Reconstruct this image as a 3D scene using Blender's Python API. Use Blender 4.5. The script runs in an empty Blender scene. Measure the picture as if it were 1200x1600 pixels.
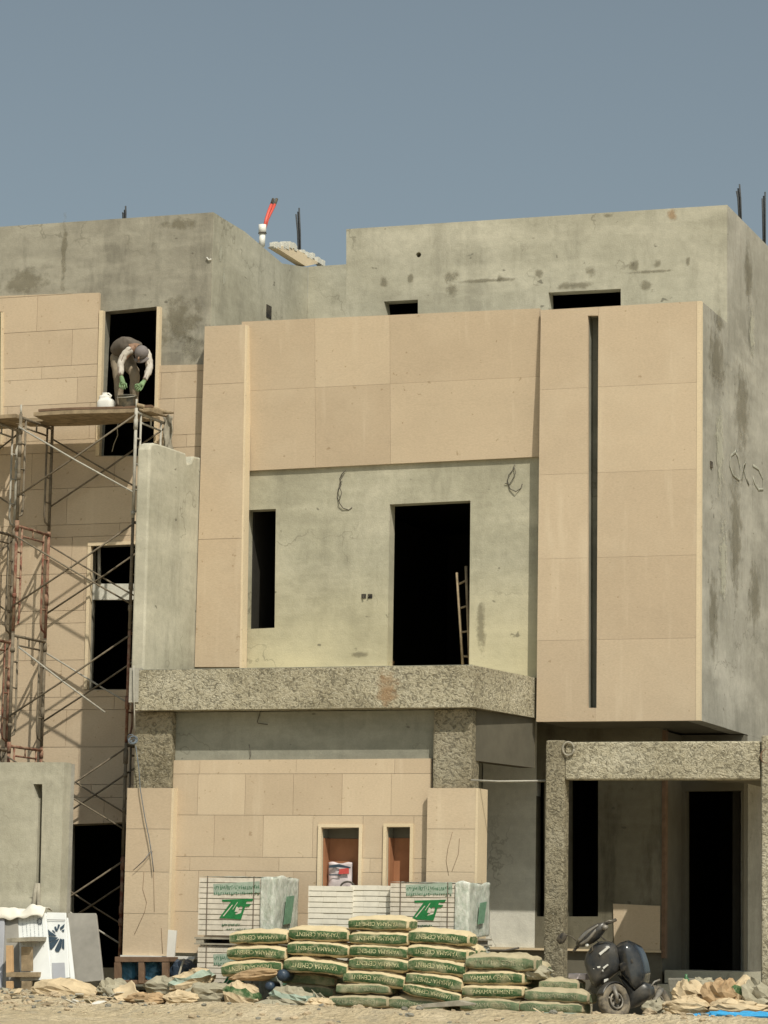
import bpy, bmesh, math, random
import numpy as np
from mathutils import Vector, Matrix, noise
random.seed(7)
C = bpy.context.scene.collection

# ------------------------------------------------------------------ camera
yaw, pitch, roll, F = 0.35164465, 0.14212551, 0.01816924, 4600.0
cyw, syw, cp, sp = math.cos(yaw), math.sin(yaw), math.cos(pitch), math.sin(pitch)
fw = Vector((-syw*cp, cyw*cp, sp)); r0 = Vector((cyw, syw, 0)); u0 = r0.cross(fw)
rt = math.cos(roll)*r0 + math.sin(roll)*u0; up = -math.sin(roll)*r0 + math.cos(roll)*u0
CAM = Vector((13.05912526, -35.59378513, 0.95))
cd = bpy.data.cameras.new('camera'); cam = bpy.data.objects.new('camera', cd); C.objects.link(cam)
cd.sensor_fit = 'HORIZONTAL'; cd.sensor_width = 36; cd.lens = F/1200*36; cd.clip_start = .5; cd.clip_end = 20000
cam.matrix_world = Matrix(((rt.x, up.x, -fw.x, CAM.x), (rt.y, up.y, -fw.y, CAM.y), (rt.z, up.z, -fw.z, CAM.z), (0, 0, 0, 1)))
bpy.context.scene.camera = cam
# ------------------------------------------------------------------ light
SAZ, SEL = math.radians(41), math.radians(52)
S = Vector((math.sin(SAZ)*math.cos(SEL), -math.cos(SAZ)*math.cos(SEL), math.sin(SEL)))
w = bpy.data.worlds.new('World'); bpy.context.scene.world = w; w.use_nodes = True
nt = w.node_tree; bg = nt.nodes['Background']
sky = nt.nodes.new('ShaderNodeTexSky'); sky.sky_type = 'NISHITA'; sky.sun_disc = False
sky.sun_elevation = SEL; sky.sun_rotation = math.pi - SAZ
sky.air_density = 1.0; sky.dust_density = 5.0; sky.ozone_density = 1.0; sky.altitude = 600
hs_ = nt.nodes.new('ShaderNodeHueSaturation'); hs_.inputs['Saturation'].default_value = .52; nt.links.new(sky.outputs[0], hs_.inputs['Color'])
tn_ = nt.nodes.new('ShaderNodeMix'); tn_.data_type = 'RGBA'; tn_.blend_type = 'MULTIPLY'; tn_.inputs[0].default_value = 1; tn_.inputs[7].default_value = (.90, 1.0, .965, 1)
nt.links.new(hs_.outputs[0], tn_.inputs[6]); nt.links.new(tn_.outputs[2], bg.inputs[0]); bg.inputs[1].default_value = 0.088
sd = bpy.data.lights.new('sun', 'SUN'); sd.energy = 4.0; sd.angle = math.radians(.5); sd.color = (1, .93, .80)
sun = bpy.data.objects.new('sun', sd); C.objects.link(sun); sun.rotation_euler = S.to_track_quat('Z', 'Y').to_euler(); sun.location = (20, -20, 30)
vs = bpy.context.scene.view_settings
vs.view_transform = 'Standard'; vs.look = 'None'; vs.exposure = 0.0; vs.gamma = 1

def U(px, py, Y=None, X=None, Z=None):
    d = fw + (px-600)/F*rt - (py-800)/F*up
    if Y is not None: t = (Y-CAM.y)/d.y
    elif X is not None: t = (X-CAM.x)/d.x
    else: t = (Z-CAM.z)/d.z
    return CAM + t*d

# ------------------------------------------------------------------ materials
M = {}
class NB:
    def __init__(s, name, rough=.9, spec=.3):
        s.m = bpy.data.materials.new(name); s.m.use_nodes = True; s.t = s.m.node_tree
        s.b = s.t.nodes['Principled BSDF']; s.b.inputs['Roughness'].default_value = rough
        s.b.inputs['Specular IOR Level'].default_value = spec
        s.co = s.n('ShaderNodeNewGeometry').outputs['Position']
    def n(s, k, **kw):
        x = s.t.nodes.new(k)
        for a, v in kw.items(): setattr(x, a, v)
        return x
    def l(s, a, b): s.t.links.new(a, b)
    def mapping(s, scale=(1, 1, 1), obj=False):
        mp = s.n('ShaderNodeMapping'); mp.inputs['Scale'].default_value = scale
        s.l(s.n('ShaderNodeTexCoord').outputs['Object'] if obj else s.co, mp.inputs['Vector']); return mp.outputs[0]
    def noise(s, sc, det=4, rough=.6, scale=(1, 1, 1), obj=False, dist=0):
        x = s.n('ShaderNodeTexNoise'); x.inputs['Scale'].default_value = sc; x.inputs['Detail'].default_value = det
        x.inputs['Roughness'].default_value = rough; x.inputs['Distortion'].default_value = dist
        s.l(s.mapping(scale, obj), x.inputs['Vector']); return x.outputs['Fac']
    def ramp(s, fac, stops):
        x = s.n('ShaderNodeValToRGB'); e = x.color_ramp.elements
        while len(e) < len(stops): e.new(.5)
        for i, (p, c) in enumerate(stops):
            e[i].position = p; e[i].color = (*c, 1) if not isinstance(c, (int, float)) else (c, c, c, 1)
        s.l(fac, x.inputs[0]); return x.outputs[0]
    def mix(s, fac, a, b, mode='MIX'):
        x = s.n('ShaderNodeMix', data_type='RGBA', blend_type=mode)
        if isinstance(fac, (int, float)): x.inputs[0].default_value = fac
        else: s.l(fac, x.inputs[0])
        for v, i in ((a, 6), (b, 7)):
            if isinstance(v, tuple): x.inputs[i].default_value = (*v, 1)
            else: s.l(v, x.inputs[i])
        return x.outputs[2]
    def math(s, op, a, b):
        x = s.n('ShaderNodeMath', operation=op)
        for i, v in enumerate((a, b)):
            if isinstance(v, (int, float)): x.inputs[i].default_value = v
            else: s.l(v, x.inputs[i])
        return x.outputs[0]
    def attr(s, nm): return s.n('ShaderNodeAttribute', attribute_name=nm).outputs['Fac']
    def out(s, col, bump=None, strength=.3, dist=.01, rough=None):
        if isinstance(col, tuple): s.b.inputs['Base Color'].default_value = (*col, 1)
        else: s.l(col, s.b.inputs['Base Color'])
        if bump is not None:
            b = s.n('ShaderNodeBump'); b.inputs['Strength'].default_value = strength; b.inputs['Distance'].default_value = dist
            s.l(bump, b.inputs['Height']); s.l(b.outputs[0], s.b.inputs['Normal'])
        if rough is not None: s.l(rough, s.b.inputs['Roughness'])
        return s.m

def plaster(name, lo, mid, hi, yellow=None, stain=.5, seed=0):
    k = NB(name, .95, .15)
    a = k.noise(.55, 6, .62, (1, 1, 1), dist=.4); b = k.noise(1.6, 5, .7, (1.6, 1.6, .35)); c = k.noise(9, 5, .7); f = k.noise(60, 3, .7)
    base = k.ramp(a, [(.3, lo), (.5, mid), (.68, hi)])
    st = k.ramp(b, [(.36, 1.0), (.5, 0.0)]); base = k.mix(k.math('MULTIPLY', st, stain), base, tuple(x*.62 for x in lo))
    bl = k.ramp(k.noise(.9, 4, .6, (.6, .6, 2.2)), [(.5, 0.0), (.72, .55)]); base = k.mix(bl, base, tuple(min(1, x*1.22) for x in hi))
    base = k.mix(.30, base, k.ramp(c, [(.3, .45), (.7, 1.0)]), 'MULTIPLY')
    base = k.mix(.16, base, k.ramp(f, [(.3, .2), (.7, 1.0)]), 'MULTIPLY')
    if yellow:
        zc, col = yellow
        sx = k.n('ShaderNodeSeparateXYZ'); k.l(k.co, sx.inputs[0])
        mr = k.n('ShaderNodeMapRange'); mr.inputs[1].default_value = zc; mr.inputs[2].default_value = zc+1.5; mr.inputs[3].default_value = .75; mr.inputs[4].default_value = 0
        k.l(sx.outputs[2], mr.inputs[0]); fac = k.math('MULTIPLY', mr.outputs[0], k.ramp(a, [(.3, .5), (.6, 1.0)]))
        base = k.mix(fac, base, col)
    vc = k.n('ShaderNodeTexVoronoi'); vc.feature = 'DISTANCE_TO_EDGE'; vc.inputs['Scale'].default_value = .55
    wob = k.n('ShaderNodeVectorMath', operation='ADD'); nv = k.n('ShaderNodeTexNoise'); nv.inputs['Scale'].default_value = 2.5; nv.inputs['Detail'].default_value = 5; k.l(k.co, nv.inputs['Vector'])
    k.l(k.co, wob.inputs[0]); k.l(nv.outputs['Color'], wob.inputs[1]); k.l(wob.outputs[0], vc.inputs['Vector'])
    cr_ = k.math('MULTIPLY', k.ramp(vc.outputs['Distance'], [(.002, 1.0), (.008, 0.0)]), k.ramp(k.noise(.8, 2, .5), [(.48, 0.0), (.6, .5)])); base = k.mix(cr_, base, (.13, .12, .09))
    tb_ = k.ramp(k.noise(1.0, 5, .7, (.25, .25, 3.2), dist=.3), [(.35, .86), (.6, 1.0)]); base = k.mix(.6, base, tb_, 'MULTIPLY')
    # small dark chips and pits
    ch = k.ramp(k.noise(5, 2, .5, (1, 1, 1.5)), [(.24, 1.0), (.27, 0.0)]); base = k.mix(k.math('MULTIPLY', ch, .6), base, (.07, .065, .05))
    h = k.math('ADD', k.math('MULTIPLY', c, .6), k.math('MULTIPLY', f, .25))
    return k.out(base, h, .45, .02)
M['plaster'] = plaster('grey_cement_plaster', (0.377, 0.357, 0.278), (0.475, 0.455, 0.359), (0.572, 0.546, 0.439), stain=.35)
M['plaster_y'] = plaster('terrace_cement_plaster', (0.368, 0.347, 0.258), (0.463, 0.441, 0.333), (0.558, 0.528, 0.410), yellow=(4.2, (0.690, 0.611, 0.378)), stain=.3)
M['plaster_damp'] = plaster('damp_cement_plaster', (0.277, 0.260, 0.209), (0.367, 0.349, 0.283), (0.472, 0.448, 0.367), stain=.5)
M['plaster_side'] = plaster('stained_cement_plaster', (0.304, 0.291, 0.244), (0.400, 0.385, 0.328), (0.507, 0.486, 0.420), stain=.3)
M['plaster_low'] = plaster('smooth_cement_plaster', (0.254, 0.252, 0.207), (0.304, 0.303, 0.248), (0.365, 0.358, 0.294), stain=.25)
M['plaster_dim'] = plaster('brown_shade_plaster', (.15, .135, .095), (.195, .18, .13), (.25, .23, .175), stain=.7)  # porch shade darkened into the brown plaster colour
M['plaster_pale'] = plaster('pale_primer_plaster', (.68, .67, .59), (.75, .74, .66), (.82, .81, .73), stain=.15)
def rough_conc(nm='rough_keyed_concrete', dk=1.0):
    k = NB(nm, .95, .1)
    a = k.noise(1.4, 5, .6); wv = k.noise(16, 4, .65, (1, 1, 1.2), dist=1.2); w2 = k.noise(30, 4, .7, dist=.6)
    v = k.n('ShaderNodeTexVoronoi'); v.inputs['Scale'].default_value = 20; v.inputs['Randomness'].default_value = 1; k.l(k.co, v.inputs['Vector'])
    base = k.ramp(a, [(.3, (.35, .31, .215)), (.5, (.48, .435, .315)), (.68, (.60, .555, .425))])
    base = k.mix(.75, base, k.ramp(wv, [(.38, .30), (.455, .62), (.52, 1.0)]), 'MULTIPLY')
    base = k.mix(k.ramp(w2, [(.56, 0.0), (.64, .6)]), base, (.66, .62, .48))
    base = k.mix(k.ramp(w2, [(.34, .75), (.40, 0.0)]), base, (.16, .14, .08))
    rs = k.ramp(k.noise(.7, 3, .5), [(.62, 0.0), (.72, .35)]); base = k.mix(rs, base, (.36, .25, .13))
    pa = k.ramp(k.noise(1.1, 4, .6), [(.38, .8), (.6, 1.0)]); base = k.mix(.6, base, pa, 'MULTIPLY')
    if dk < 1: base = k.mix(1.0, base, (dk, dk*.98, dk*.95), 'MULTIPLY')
    h = k.math('ADD', wv, k.math('MULTIPLY', w2, .5))
    return k.out(base, h, .8, .05)
M['rough'] = rough_conc()
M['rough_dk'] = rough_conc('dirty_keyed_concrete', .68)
def stone(name, c1, c2, brown=.3):
    k = NB(name, .85, .2); t = k.attr('tone')
    base = k.ramp(t, [(0, c1), (1, c2)])
    n1 = k.noise(1.1, 5, .6, (1, 1, 1.6)); base = k.mix(.35, base, k.ramp(n1, [(.3, .78), (.55, .95), (.75, 1.0)]), 'MULTIPLY')
    n2 = k.noise(30, 5, .7, (1, 1, 3)); base = k.mix(.28, base, k.ramp(n2, [(.35, .55), (.62, 1.0)]), 'MULTIPLY')
    sp_ = k.ramp(k.noise(14, 2, .5), [(.25, 1.0), (.29, 0.0)]); base = k.mix(k.math('MULTIPLY', sp_, .5), base, (.25, .17, .09))
    sm_ = k.ramp(k.noise(.9, 5, .65, dist=.5), [(.5, 0.0), (.7, .2)]); base = k.mix(sm_, base, (.64, .55, .41)); dr = k.ramp(k.noise(2.2, 4, .6, (2.2, 2.2, .25)), [(.58, 0.0), (.75, .35)]); base = k.mix(dr, base, (.68, .58, .43))
    return k.out(base, n2, .25, .006)
M['stone'] = stone('beige_limestone', (.52, .414, .292), (.595, .482, .342))
M['stone_lt'] = stone('cut_limestone_edge', (.66, .54, .36), (.72, .60, .42))
def simple(name, col, rough=.8, var=.25, sc=8, bump=.2, spec=.3, dist=.01, metal=0, obj=False, dust=0):
    k = NB(name, rough, spec); n = k.noise(sc, 5, .65, obj=obj)
    c = k.mix(var, col, k.ramp(n, [(.3, .35), (.65, 1.0)]), 'MULTIPLY')
    if dust: c = k.mix(k.math('MULTIPLY', k.ramp(k.noise(sc*.6, 5, .7, obj=obj), [(.4, 0.0), (.65, 1.0)]), dust), c, (.45, .37, .25))
    k.b.inputs['Metallic'].default_value = metal
    return k.out(c, n, bump, dist)
M['dark'] = simple('shade_black_interior', (.045, .042, .036), .95, .3, 5, .2, .05)  # near-black colour puts the darkness of the rooms into their surfaces
M['shade'] = simple('shade_toned_plaster', (.15, .14, .11), .95, .3, 3, .2, .05)  # plaster tone darkened to carry the shade of porch and soffit
M['shade_dk'] = simple('deep_shade_plaster', (.125, .115, .088), .95, .3, 3, .2, .05)  # darker still: shade under the terrace put into the beam colour
M['terracotta'] = simple('clay_block', (.36, .17, .09), .9, .3, 6, .3, .1)
M['terracotta_dk'] = simple('dark_clay_plaster', (.14, .08, .045), .9, .4, 6, .3, .1)
M['pvc'] = simple('white_pvc', (.75, .74, .68), .5, .15, 12, .1, .4)
M['conduit'] = simple('red_conduit', (.62, .10, .07), .5, .15, 12, .1, .4)
M['rebar'] = simple('dark_steel_bar', (.07, .075, .08), .8, .5, 30, .5, .3)
M['wire'] = simple('old_wire', (.10, .09, .075), .8, .3, 20, .1, .2)
M['cable'] = simple('blue_grey_cable', (.13, .155, .18), .7, .3, 20, .1, .3)
M['scaf'] = simple('cement_spattered_steel', (.21, .175, .125), .85, .75, 14, .6, .3, .01, 0)
M['scaf_red'] = simple('worn_red_steel', (.20, .075, .05), .85, .6, 14, .6, .3, .01, 0, dust=.55)
M['scaf_lt'] = simple('galvanised_tube', (.42, .40, .34), .7, .5, 14, .3, .4)
M['plank'] = simple('weathered_plank', (.36, .28, .18), .9, .7, 9, .6, .1)
M['plank_pale'] = simple('new_pine', (.60, .40, .22), .85, .4, 9, .3, .1)
M['plank_grey'] = simple('grey_timber', (.38, .35, .28), .9, .6, 9, .5, .1)
M['white'] = simple('dusty_white_plastic', (.72, .71, .66), .6, .15, 7, .1, .3)
M['bucket'] = simple('cement_caked_rubber', (.12, .12, .105), .8, .7, 18, .5, .2, dust=.4)
M['blue'] = simple('blue_plastic_sheet', (.055, .19, .30), .45, .5, 10, .6, .5, .03)
M['blue_lt'] = simple('bright_blue_film', (.05, .36, .68), .4, .4, 10, .6, .5, .03)
M['navy'] = simple('dark_blue_plastic', (.035, .055, .085), .4, .4, 10, .4, .5, .03)
M['brownwood'] = simple('brown_timber', (.20, .13, .085), .85, .5, 9, .5, .2)
M['marble'] = simple('grey_stone_slab', (.30, .285, .25), .6, .5, 2.5, .15, .4, .005, 0)
M['marble_w'] = simple('white_slab_film', (.70, .72, .71), .5, .15, 4, .1, .4)
M['slabgrey'] = simple('grey_film', (.36, .37, .40), .5, .2, 4, .1, .4)
M['ink'] = simple('navy_print', (.035, .06, .085), .6, .2, 10, 0, .3)
M['inkgrey'] = simple('grey_print', (.42, .45, .46), .6, .3, 10, 0, .3)
M['block'] = simple('white_block', (.66, .61, .52), .9, .35, 10, .4, .2)
M['tile'] = simple('stacked_white_tile', (.74, .71, .62), .8, .2, 10, .3, .2)
M['green'] = simple('green_print', (.02, .19, .055), .55, .45, 22, .1, .3)
M['green_soft'] = simple('soft_green_print', (.16, .30, .20), .6, .5, 22, .2, .3)
M['green_dk'] = simple('dark_green_print', (.05, .16, .085), .6, .4, 22, .1, .3)
M['green_fade'] = simple('faded_green_print', (.36, .44, .36), .6, .45, 14, .2, .3)
M['film'] = simple('wrinkled_stretch_film', (.66, .68, .61), .4, .22, 9, .4, .4, .02)
def filmmat():
    k = NB('wrinkled_stretch_film', .32, .5); n = k.noise(7, 5, .7, (1, 1, .45)); f = k.noise(22, 4, .7, (1, 1, .6))
    c = k.mix(k.ramp(f, [(.4, 0.0), (.65, 1.0)]), (.50, .55, .47), (.72, .73, .67))
    k.l(k.ramp(n, [(.35, .55), (.6, .92)]), k.b.inputs['Alpha']); return k.out(c, k.math('ADD', n, f), .6, .02)
M['film'] = filmmat()
M['strap'] = simple('pack_strap', (.16, .13, .10), .7, .2, 20, .1, .3)
M['rock'] = simple('rubble_stone', (.46, .37, .25), .95, .5, 5, .6, .1, .03)
M['rock_grey'] = simple('grey_rubble', (.25, .24, .20), .95, .5, 5, .6, .1, .03)
M['paper'] = simple('kraft_paper', (.60, .48, .31), .85, .45, 6, .5, .15, .02)
M['paper_br'] = simple('stained_paper', (.47, .33, .19), .85, .7, 5, .5, .15, .02)
M['paper_gr'] = simple('dusty_grey_paper', (.37, .34, .25), .9, .5, 6, .5, .1, .02)
M['shirt'] = simple('taupe_cloth', (.135, .115, .095), .95, .35, 14, .5, .1)
M['sleeve'] = simple('pale_sleeve_cloth', (.50, .46, .40), .95, .25, 14, .4, .1)
M['trouser'] = simple('khaki_cloth', (.27, .225, .165), .95, .35, 12, .5, .1)
M['glove'] = simple('green_rubber_glove', (.22, .33, .17), .9, .7, 20, .4, .2)
M['cap'] = simple('grey_cap_cloth', (.20, .18, .175), .95, .3, 14, .3, .1)
M['skin'] = simple('skin', (.25, .15, .095), .6, .2, 14, .1, .3)
M['stripe'] = simple('brown_stripe', (.16, .10, .08), .9, .2, 14, .1, .1)
M['black'] = simple('black_rubber', (.02, .02, .02), .8, .4, 14, .3, .3, dust=.25)
M['scootapron'] = simple('dusty_charcoal_panel', (.034, .037, .040), .38, .5, 7, .15, .5, .003, dust=.13)
M['scootblack'] = simple('dusty_black_plastic', (.024, .026, .028), .34, .35, 7, .1, .5, .003, dust=.16)
M['scootblue'] = simple('glossy_dark_panel', (.018, .023, .029), .16, .3, 7, .03, .6, .003, dust=.08)
M['scootgrey'] = simple('grey_metal', (.22, .21, .19), .55, .5, 12, .3, .5, .004, .3, dust=.3)
M['tyre'] = simple('dusty_tyre', (.11, .10, .085), .9, .5, 12, .4, .2, dust=.5)
M['dull'] = simple('dull_marble', (.5, .5, .5), .5)
M['white_paint'] = simple('white_spray_paint', (.44, .435, .36), .95, .7, 20, .1, .1)
M['paintbag'] = simple('printed_sack', (.62, .55, .56), .7, .2, 12, .2, .3)
M['redprint'] = simple('red_print', (.55, .08, .07), .6, .2, 12, .1, .3)
M['leaf'] = simple('green_bottle', (.06, .17, .07), .4, .3, 12, .1, .5)
M['stain'] = simple('damp_stain', (.19, .17, .115), .95, .5, 20, .2, .1)
M['rust'] = simple('rust_run', (.40, .22, .10), .95, .5, 20, .2, .1)
def groundmat():
    k = NB('dusty_sand_ground', .97, .05)
    a = k.noise(1.3, 6, .65); b = k.noise(14, 6, .75); v = k.n('ShaderNodeTexVoronoi'); v.inputs['Scale'].default_value = 16; k.l(k.co, v.inputs['Vector'])
    base = k.ramp(a, [(.3, (.62, .51, .33)), (.5, (.72, .60, .40)), (.7, (.82, .70, .50))])
    base = k.mix(.4, base, k.ramp(b, [(.3, .35), (.48, .9), (.6, 1.0)]), 'MULTIPLY')
    base = k.mix(k.math('MULTIPLY', k.ramp(k.noise(3.1, 3, .5), [(.55, 0.0), (.68, 1.0)]), .55), base, (.44, .39, .29))
    return k.out(base, k.math('ADD', b, k.math('MULTIPLY', v.outputs['Distance'], .6)), 1.0, .08)
M['ground'] = groundmat()
def bagmat(name, col, dust):
    k = NB(name, .8, .2); n = k.noise(7, 5, .65); f = k.noise(40, 4, .7)
    c = k.mix(.35, col, k.ramp(n, [(.3, .5), (.65, 1.0)]), 'MULTIPLY')
    c = k.mix(k.math('MULTIPLY', k.ramp(n, [(.46, 0.0), (.68, 1.0)]), dust), c, (.46, .40, .26)); c = k.mix(k.math('MULTIPLY', k.ramp(f, [(.5, 0.0), (.7, 1.0)]), dust*.5), c, (.50, .43, .28))
    return k.out(c, k.math('ADD', n, k.math('MULTIPLY', f, .3)), .5, .02)
M['bag_tan'] = bagmat('bag_paper', (.64, .53, .33), .5)
M['bag_green'] = bagmat('bag_green_band', (.055, .12, .045), .6)
M['bag_text'] = bagmat('bag_lettering', (.58, .56, .32), .25)
M['bagd_tan'] = bagmat('dusty_bag_paper', (.44, .38, .25), .5)
M['bagd_green'] = bagmat('dusty_green_band', (.14, .19, .105), .6)
M['bagd_text'] = bagmat('dusty_lettering', (.36, .36, .24), .5)

# ------------------------------------------------------------------ mesh helpers
class MB:
    def __init__(s): s.v = []; s.f = []; s.mi = []; s.tone = []; s.sm = []
    def add(s, vs_, fs, mi=0, tone=None, smooth=False):
        o = len(s.v); s.v += [Vector(p) for p in vs_]
        t = random.random() if tone is None else tone
        for f in fs: s.f.append([i+o for i in f]); s.mi.append(mi); s.tone.append(t); s.sm.append(smooth)
        return s
    def box(s, a, b, mi=0, tone=None):
        x0, y0, z0 = a; x1, y1, z1 = b
        return s.add([(x0, y0, z0), (x1, y0, z0), (x1, y1, z0), (x0, y1, z0), (x0, y0, z1), (x1, y0, z1), (x1, y1, z1), (x0, y1, z1)],
              [(0, 3, 2, 1), (4, 5, 6, 7), (0, 1, 5, 4), (1, 2, 6, 5), (2, 3, 7, 6), (3, 0, 4, 7)], mi, tone)
    def hexa(s, q0, q1, mi=0, tone=None):      # two quads (same winding)
        return s.add(list(q0)+list(q1), [(0, 1, 2, 3), (7, 6, 5, 4), (0, 4, 5, 1), (1, 5, 6, 2), (2, 6, 7, 3), (3, 7, 4, 0)], mi, tone)
    def prism(s, pts, vec, mi=0, tone=None):
        n = len(pts); vec = Vector(vec); P = [Vector(p) for p in pts]
        return s.add(P+[p+vec for p in P], [list(range(n)), list(range(2*n-1, n-1, -1))]+[(i, i+n, (i+1) % n+n, (i+1) % n) for i in range(n)], mi, tone)
    def tube(s, pts, r, n=8, mi=0, tone=None, cap=True):
        P = [Vector(p) for p in pts]; R = r if isinstance(r, (list, tuple)) else [r]*len(P); vs_ = []; fs = []
        prev = None
        for i, p in enumerate(P):
            d = (P[min(i+1, len(P)-1)]-P[max(i-1, 0)])
            d = d.normalized() if d.length > 1e-9 else Vector((0, 0, 1))
            a = prev-d*prev.dot(d) if prev is not None and (prev-d*prev.dot(d)).length > 1e-3 else d.orthogonal()
            a.normalize(); prev = a; b = d.cross(a)
            vs_ += [p+R[i]*(math.cos(t)*a+math.sin(t)*b) for t in (2*math.pi*k/n for k in range(n))]
        for i in range(len(P)-1):
            for k in range(n): fs.append((i*n+k, i*n+(k+1) % n, (i+1)*n+(k+1) % n, (i+1)*n+k))
        if cap: fs += [list(range(n-1, -1, -1)), list(range((len(P)-1)*n, len(P)*n))]
        return s.add(vs_, fs, mi, tone, True)
    def grid(s, fn, nu, nv, mi=0, smooth=True, closeu=False, mif=None):
        vs_ = [fn(i/nu, j/nv) for j in range(nv+1) for i in range(nu+(0 if closeu else 1))]; W = nu if closeu else nu+1
        for j in range(nv):
            for i in range(nu):
                pass
        fs = [(j*W+i, j*W+(i+1) % W, (j+1)*W+(i+1) % W, (j+1)*W+i) for j in range(nv) for i in range(nu)]
        o = len(s.f); s.add(vs_, fs, mi, None, smooth)
        if mif:
            for q in range(len(fs)): s.mi[o+q] = mif((q % nu+.5)/nu, (q//nu+.5)/nv)
        return s
    def build(s, name, mats, parent=None, local=False, loc=None, bevel=0, sub=0, solid=0):
        me = bpy.data.meshes.new(name)
        if parent is not None and not local: org = origin(parent)
        elif loc is not None: org = Vector(loc)
        elif parent is None and not local:
            xs = [p.x for p in s.v]; ys = [p.y for p in s.v]; zs = [p.z for p in s.v]
            org = Vector(((min(xs)+max(xs))/2, (min(ys)+max(ys))/2, min(zs)))
        else: org = Vector((0, 0, 0))
        me.from_pydata([p-org if not local else p for p in s.v], [], s.f)
        if not isinstance(mats, (list, tuple)): mats = [mats]
        for m in mats: me.materials.append(M[m])
        for i, p in enumerate(me.polygons): p.material_index = s.mi[i]; p.use_smooth = s.sm[i]
        a = me.attributes.new('tone', 'FLOAT', 'FACE'); a.data.foreach_set('value', s.tone)
        me.update()
        bm = bmesh.new(); bm.from_mesh(me); bmesh.ops.recalc_face_normals(bm, faces=bm.faces); bm.to_mesh(me); bm.free()
        o = bpy.data.objects.new(name, me); C.objects.link(o)
        if parent is not None: o.parent = parent
        elif not local: o.location = org
        if bevel:
            b = o.modifiers.new('bevel', 'BEVEL'); b.width = bevel; b.segments = 2; b.limit_method = 'ANGLE'; b.angle_limit = math.radians(50)
        if solid:
            b = o.modifiers.new('solid', 'SOLIDIFY'); b.thickness = solid; b.offset = 0
        if sub:
            b = o.modifiers.new('sub', 'SUBSURF'); b.levels = sub; b.render_levels = sub
        return o
def origin(o):
    v = Vector((0, 0, 0))
    while o is not None: v += o.location; o = o.parent
    return v
def tag(o, label=None, cat=None, group=None, kind=None):
    for k, v in (('label', label), ('category', cat), ('group', group), ('kind', kind)):
        if v: o[k] = v
    return o
def empty(name, loc, label, cat, group=None):
    o = bpy.data.objects.new(name, None); C.objects.link(o); o.location = loc; o.empty_display_size = .2
    return tag(o, label, cat, group)
def clip(poly, a, b, keep):      # 2D half plane; keep=+1 left of a->b
    out = []; f = lambda p: ((b[0]-a[0])*(p[1]-a[1])-(b[1]-a[1])*(p[0]-a[0]))*keep
    n = len(poly)
    for i in range(n):
        p, q = poly[i], poly[(i+1) % n]; fp, fq = f(p), f(q)
        if fp >= -1e-9: out.append(p)
        if (fp > 1e-9 and fq < -1e-9) or (fp < -1e-9 and fq > 1e-9):
            t = fp/(fp-fq); out.append((p[0]+t*(q[0]-p[0]), p[1]+t*(q[1]-p[1])))
    return out
def area(p): return sum(p[i][0]*p[(i+1) % len(p)][1]-p[(i+1) % len(p)][0]*p[i][1] for i in range(len(p)))/2 if len(p) > 2 else 0
def ccw(p): return p if area(p) > 0 else p[::-1]
def inter(poly, region):
    r = ccw(region)
    for i in range(len(r)):
        poly = clip(poly, r[i], r[(i+1) % len(r)], 1)
        if len(poly) < 3: return []
    return poly if abs(area(poly)) > 1e-5 else []
def subtract(poly, hole):
    h = ccw(hole); res = []; cur = poly
    for i in range(len(h)):
        o = clip(cur, h[i], h[(i+1) % len(h)], -1)
        if len(o) > 2 and abs(area(o)) > 1e-5: res.append(o)
        cur = clip(cur, h[i], h[(i+1) % len(h)], 1)
        if len(cur) < 3 or abs(area(cur)) < 1e-6: break
    return res
def P2(pts, Y): return [(q.x, q.z) for q in (U(a, b, Y=Y) for a, b in pts)]
def slab(mb, region, Y, thick, holes=(), mi=0):        # XZ polygon on plane Y, thickness backwards
    ps = [ccw(region)]
    for h in holes: ps = [q for p in ps for q in subtract(p, h)]
    for p in ps: mb.prism([(x, Y, z) for x, z in p], (0, thick, 0), mi)
    return mb
def panels(mb, region, Y, thick, rows, cols, holes=(), gap=.004, jit=.0015, mi=0):
    """rows: z values; cols: list (per row, cycled) of x values; panels clipped to region minus holes."""
    for ri in range(len(rows)-1):
        cs = cols[ri % len(cols)]
        for ci in range(len(cs)-1):
            cell = [(cs[ci]+gap/2, rows[ri]+gap/2), (cs[ci+1]-gap/2, rows[ri]+gap/2), (cs[ci+1]-gap/2, rows[ri+1]-gap/2), (cs[ci]+gap/2, rows[ri+1]-gap/2)]
            cell = inter(ccw(cell), region)
            if not cell: continue
            ps = [cell]
            for h in holes: ps = [q for p in ps for q in subtract(p, h)]
            t = random.random(); y = Y+random.uniform(-jit, jit)
            for p in ps: mb.prism([(x, y, z) for x, z in p], (0, thick, 0), mi, t)
    return mb
def room(mb, x0, x1, y0, y1, z0, z1, mi=0):      # five thin walls open to -Y
    t = .1
    mb.box((x0-t, y0, z0-t), (x0, y1, z1+t), mi); mb.box((x1, y0, z0-t), (x1+t, y1, z1+t), mi)
    mb.box((x0, y0, z1), (x1, y1, z1+t), mi); mb.box((x0, y0, z0-t), (x1, y1, z0), mi); mb.box((x0-t, y1, z0-t), (x1+t, y1+t, z1+t), mi)
def Zr(py, px, Y): return U(px, py, Y=Y).z
def Xr(px, py, Y): return U(px, py, Y=Y).x
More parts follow.
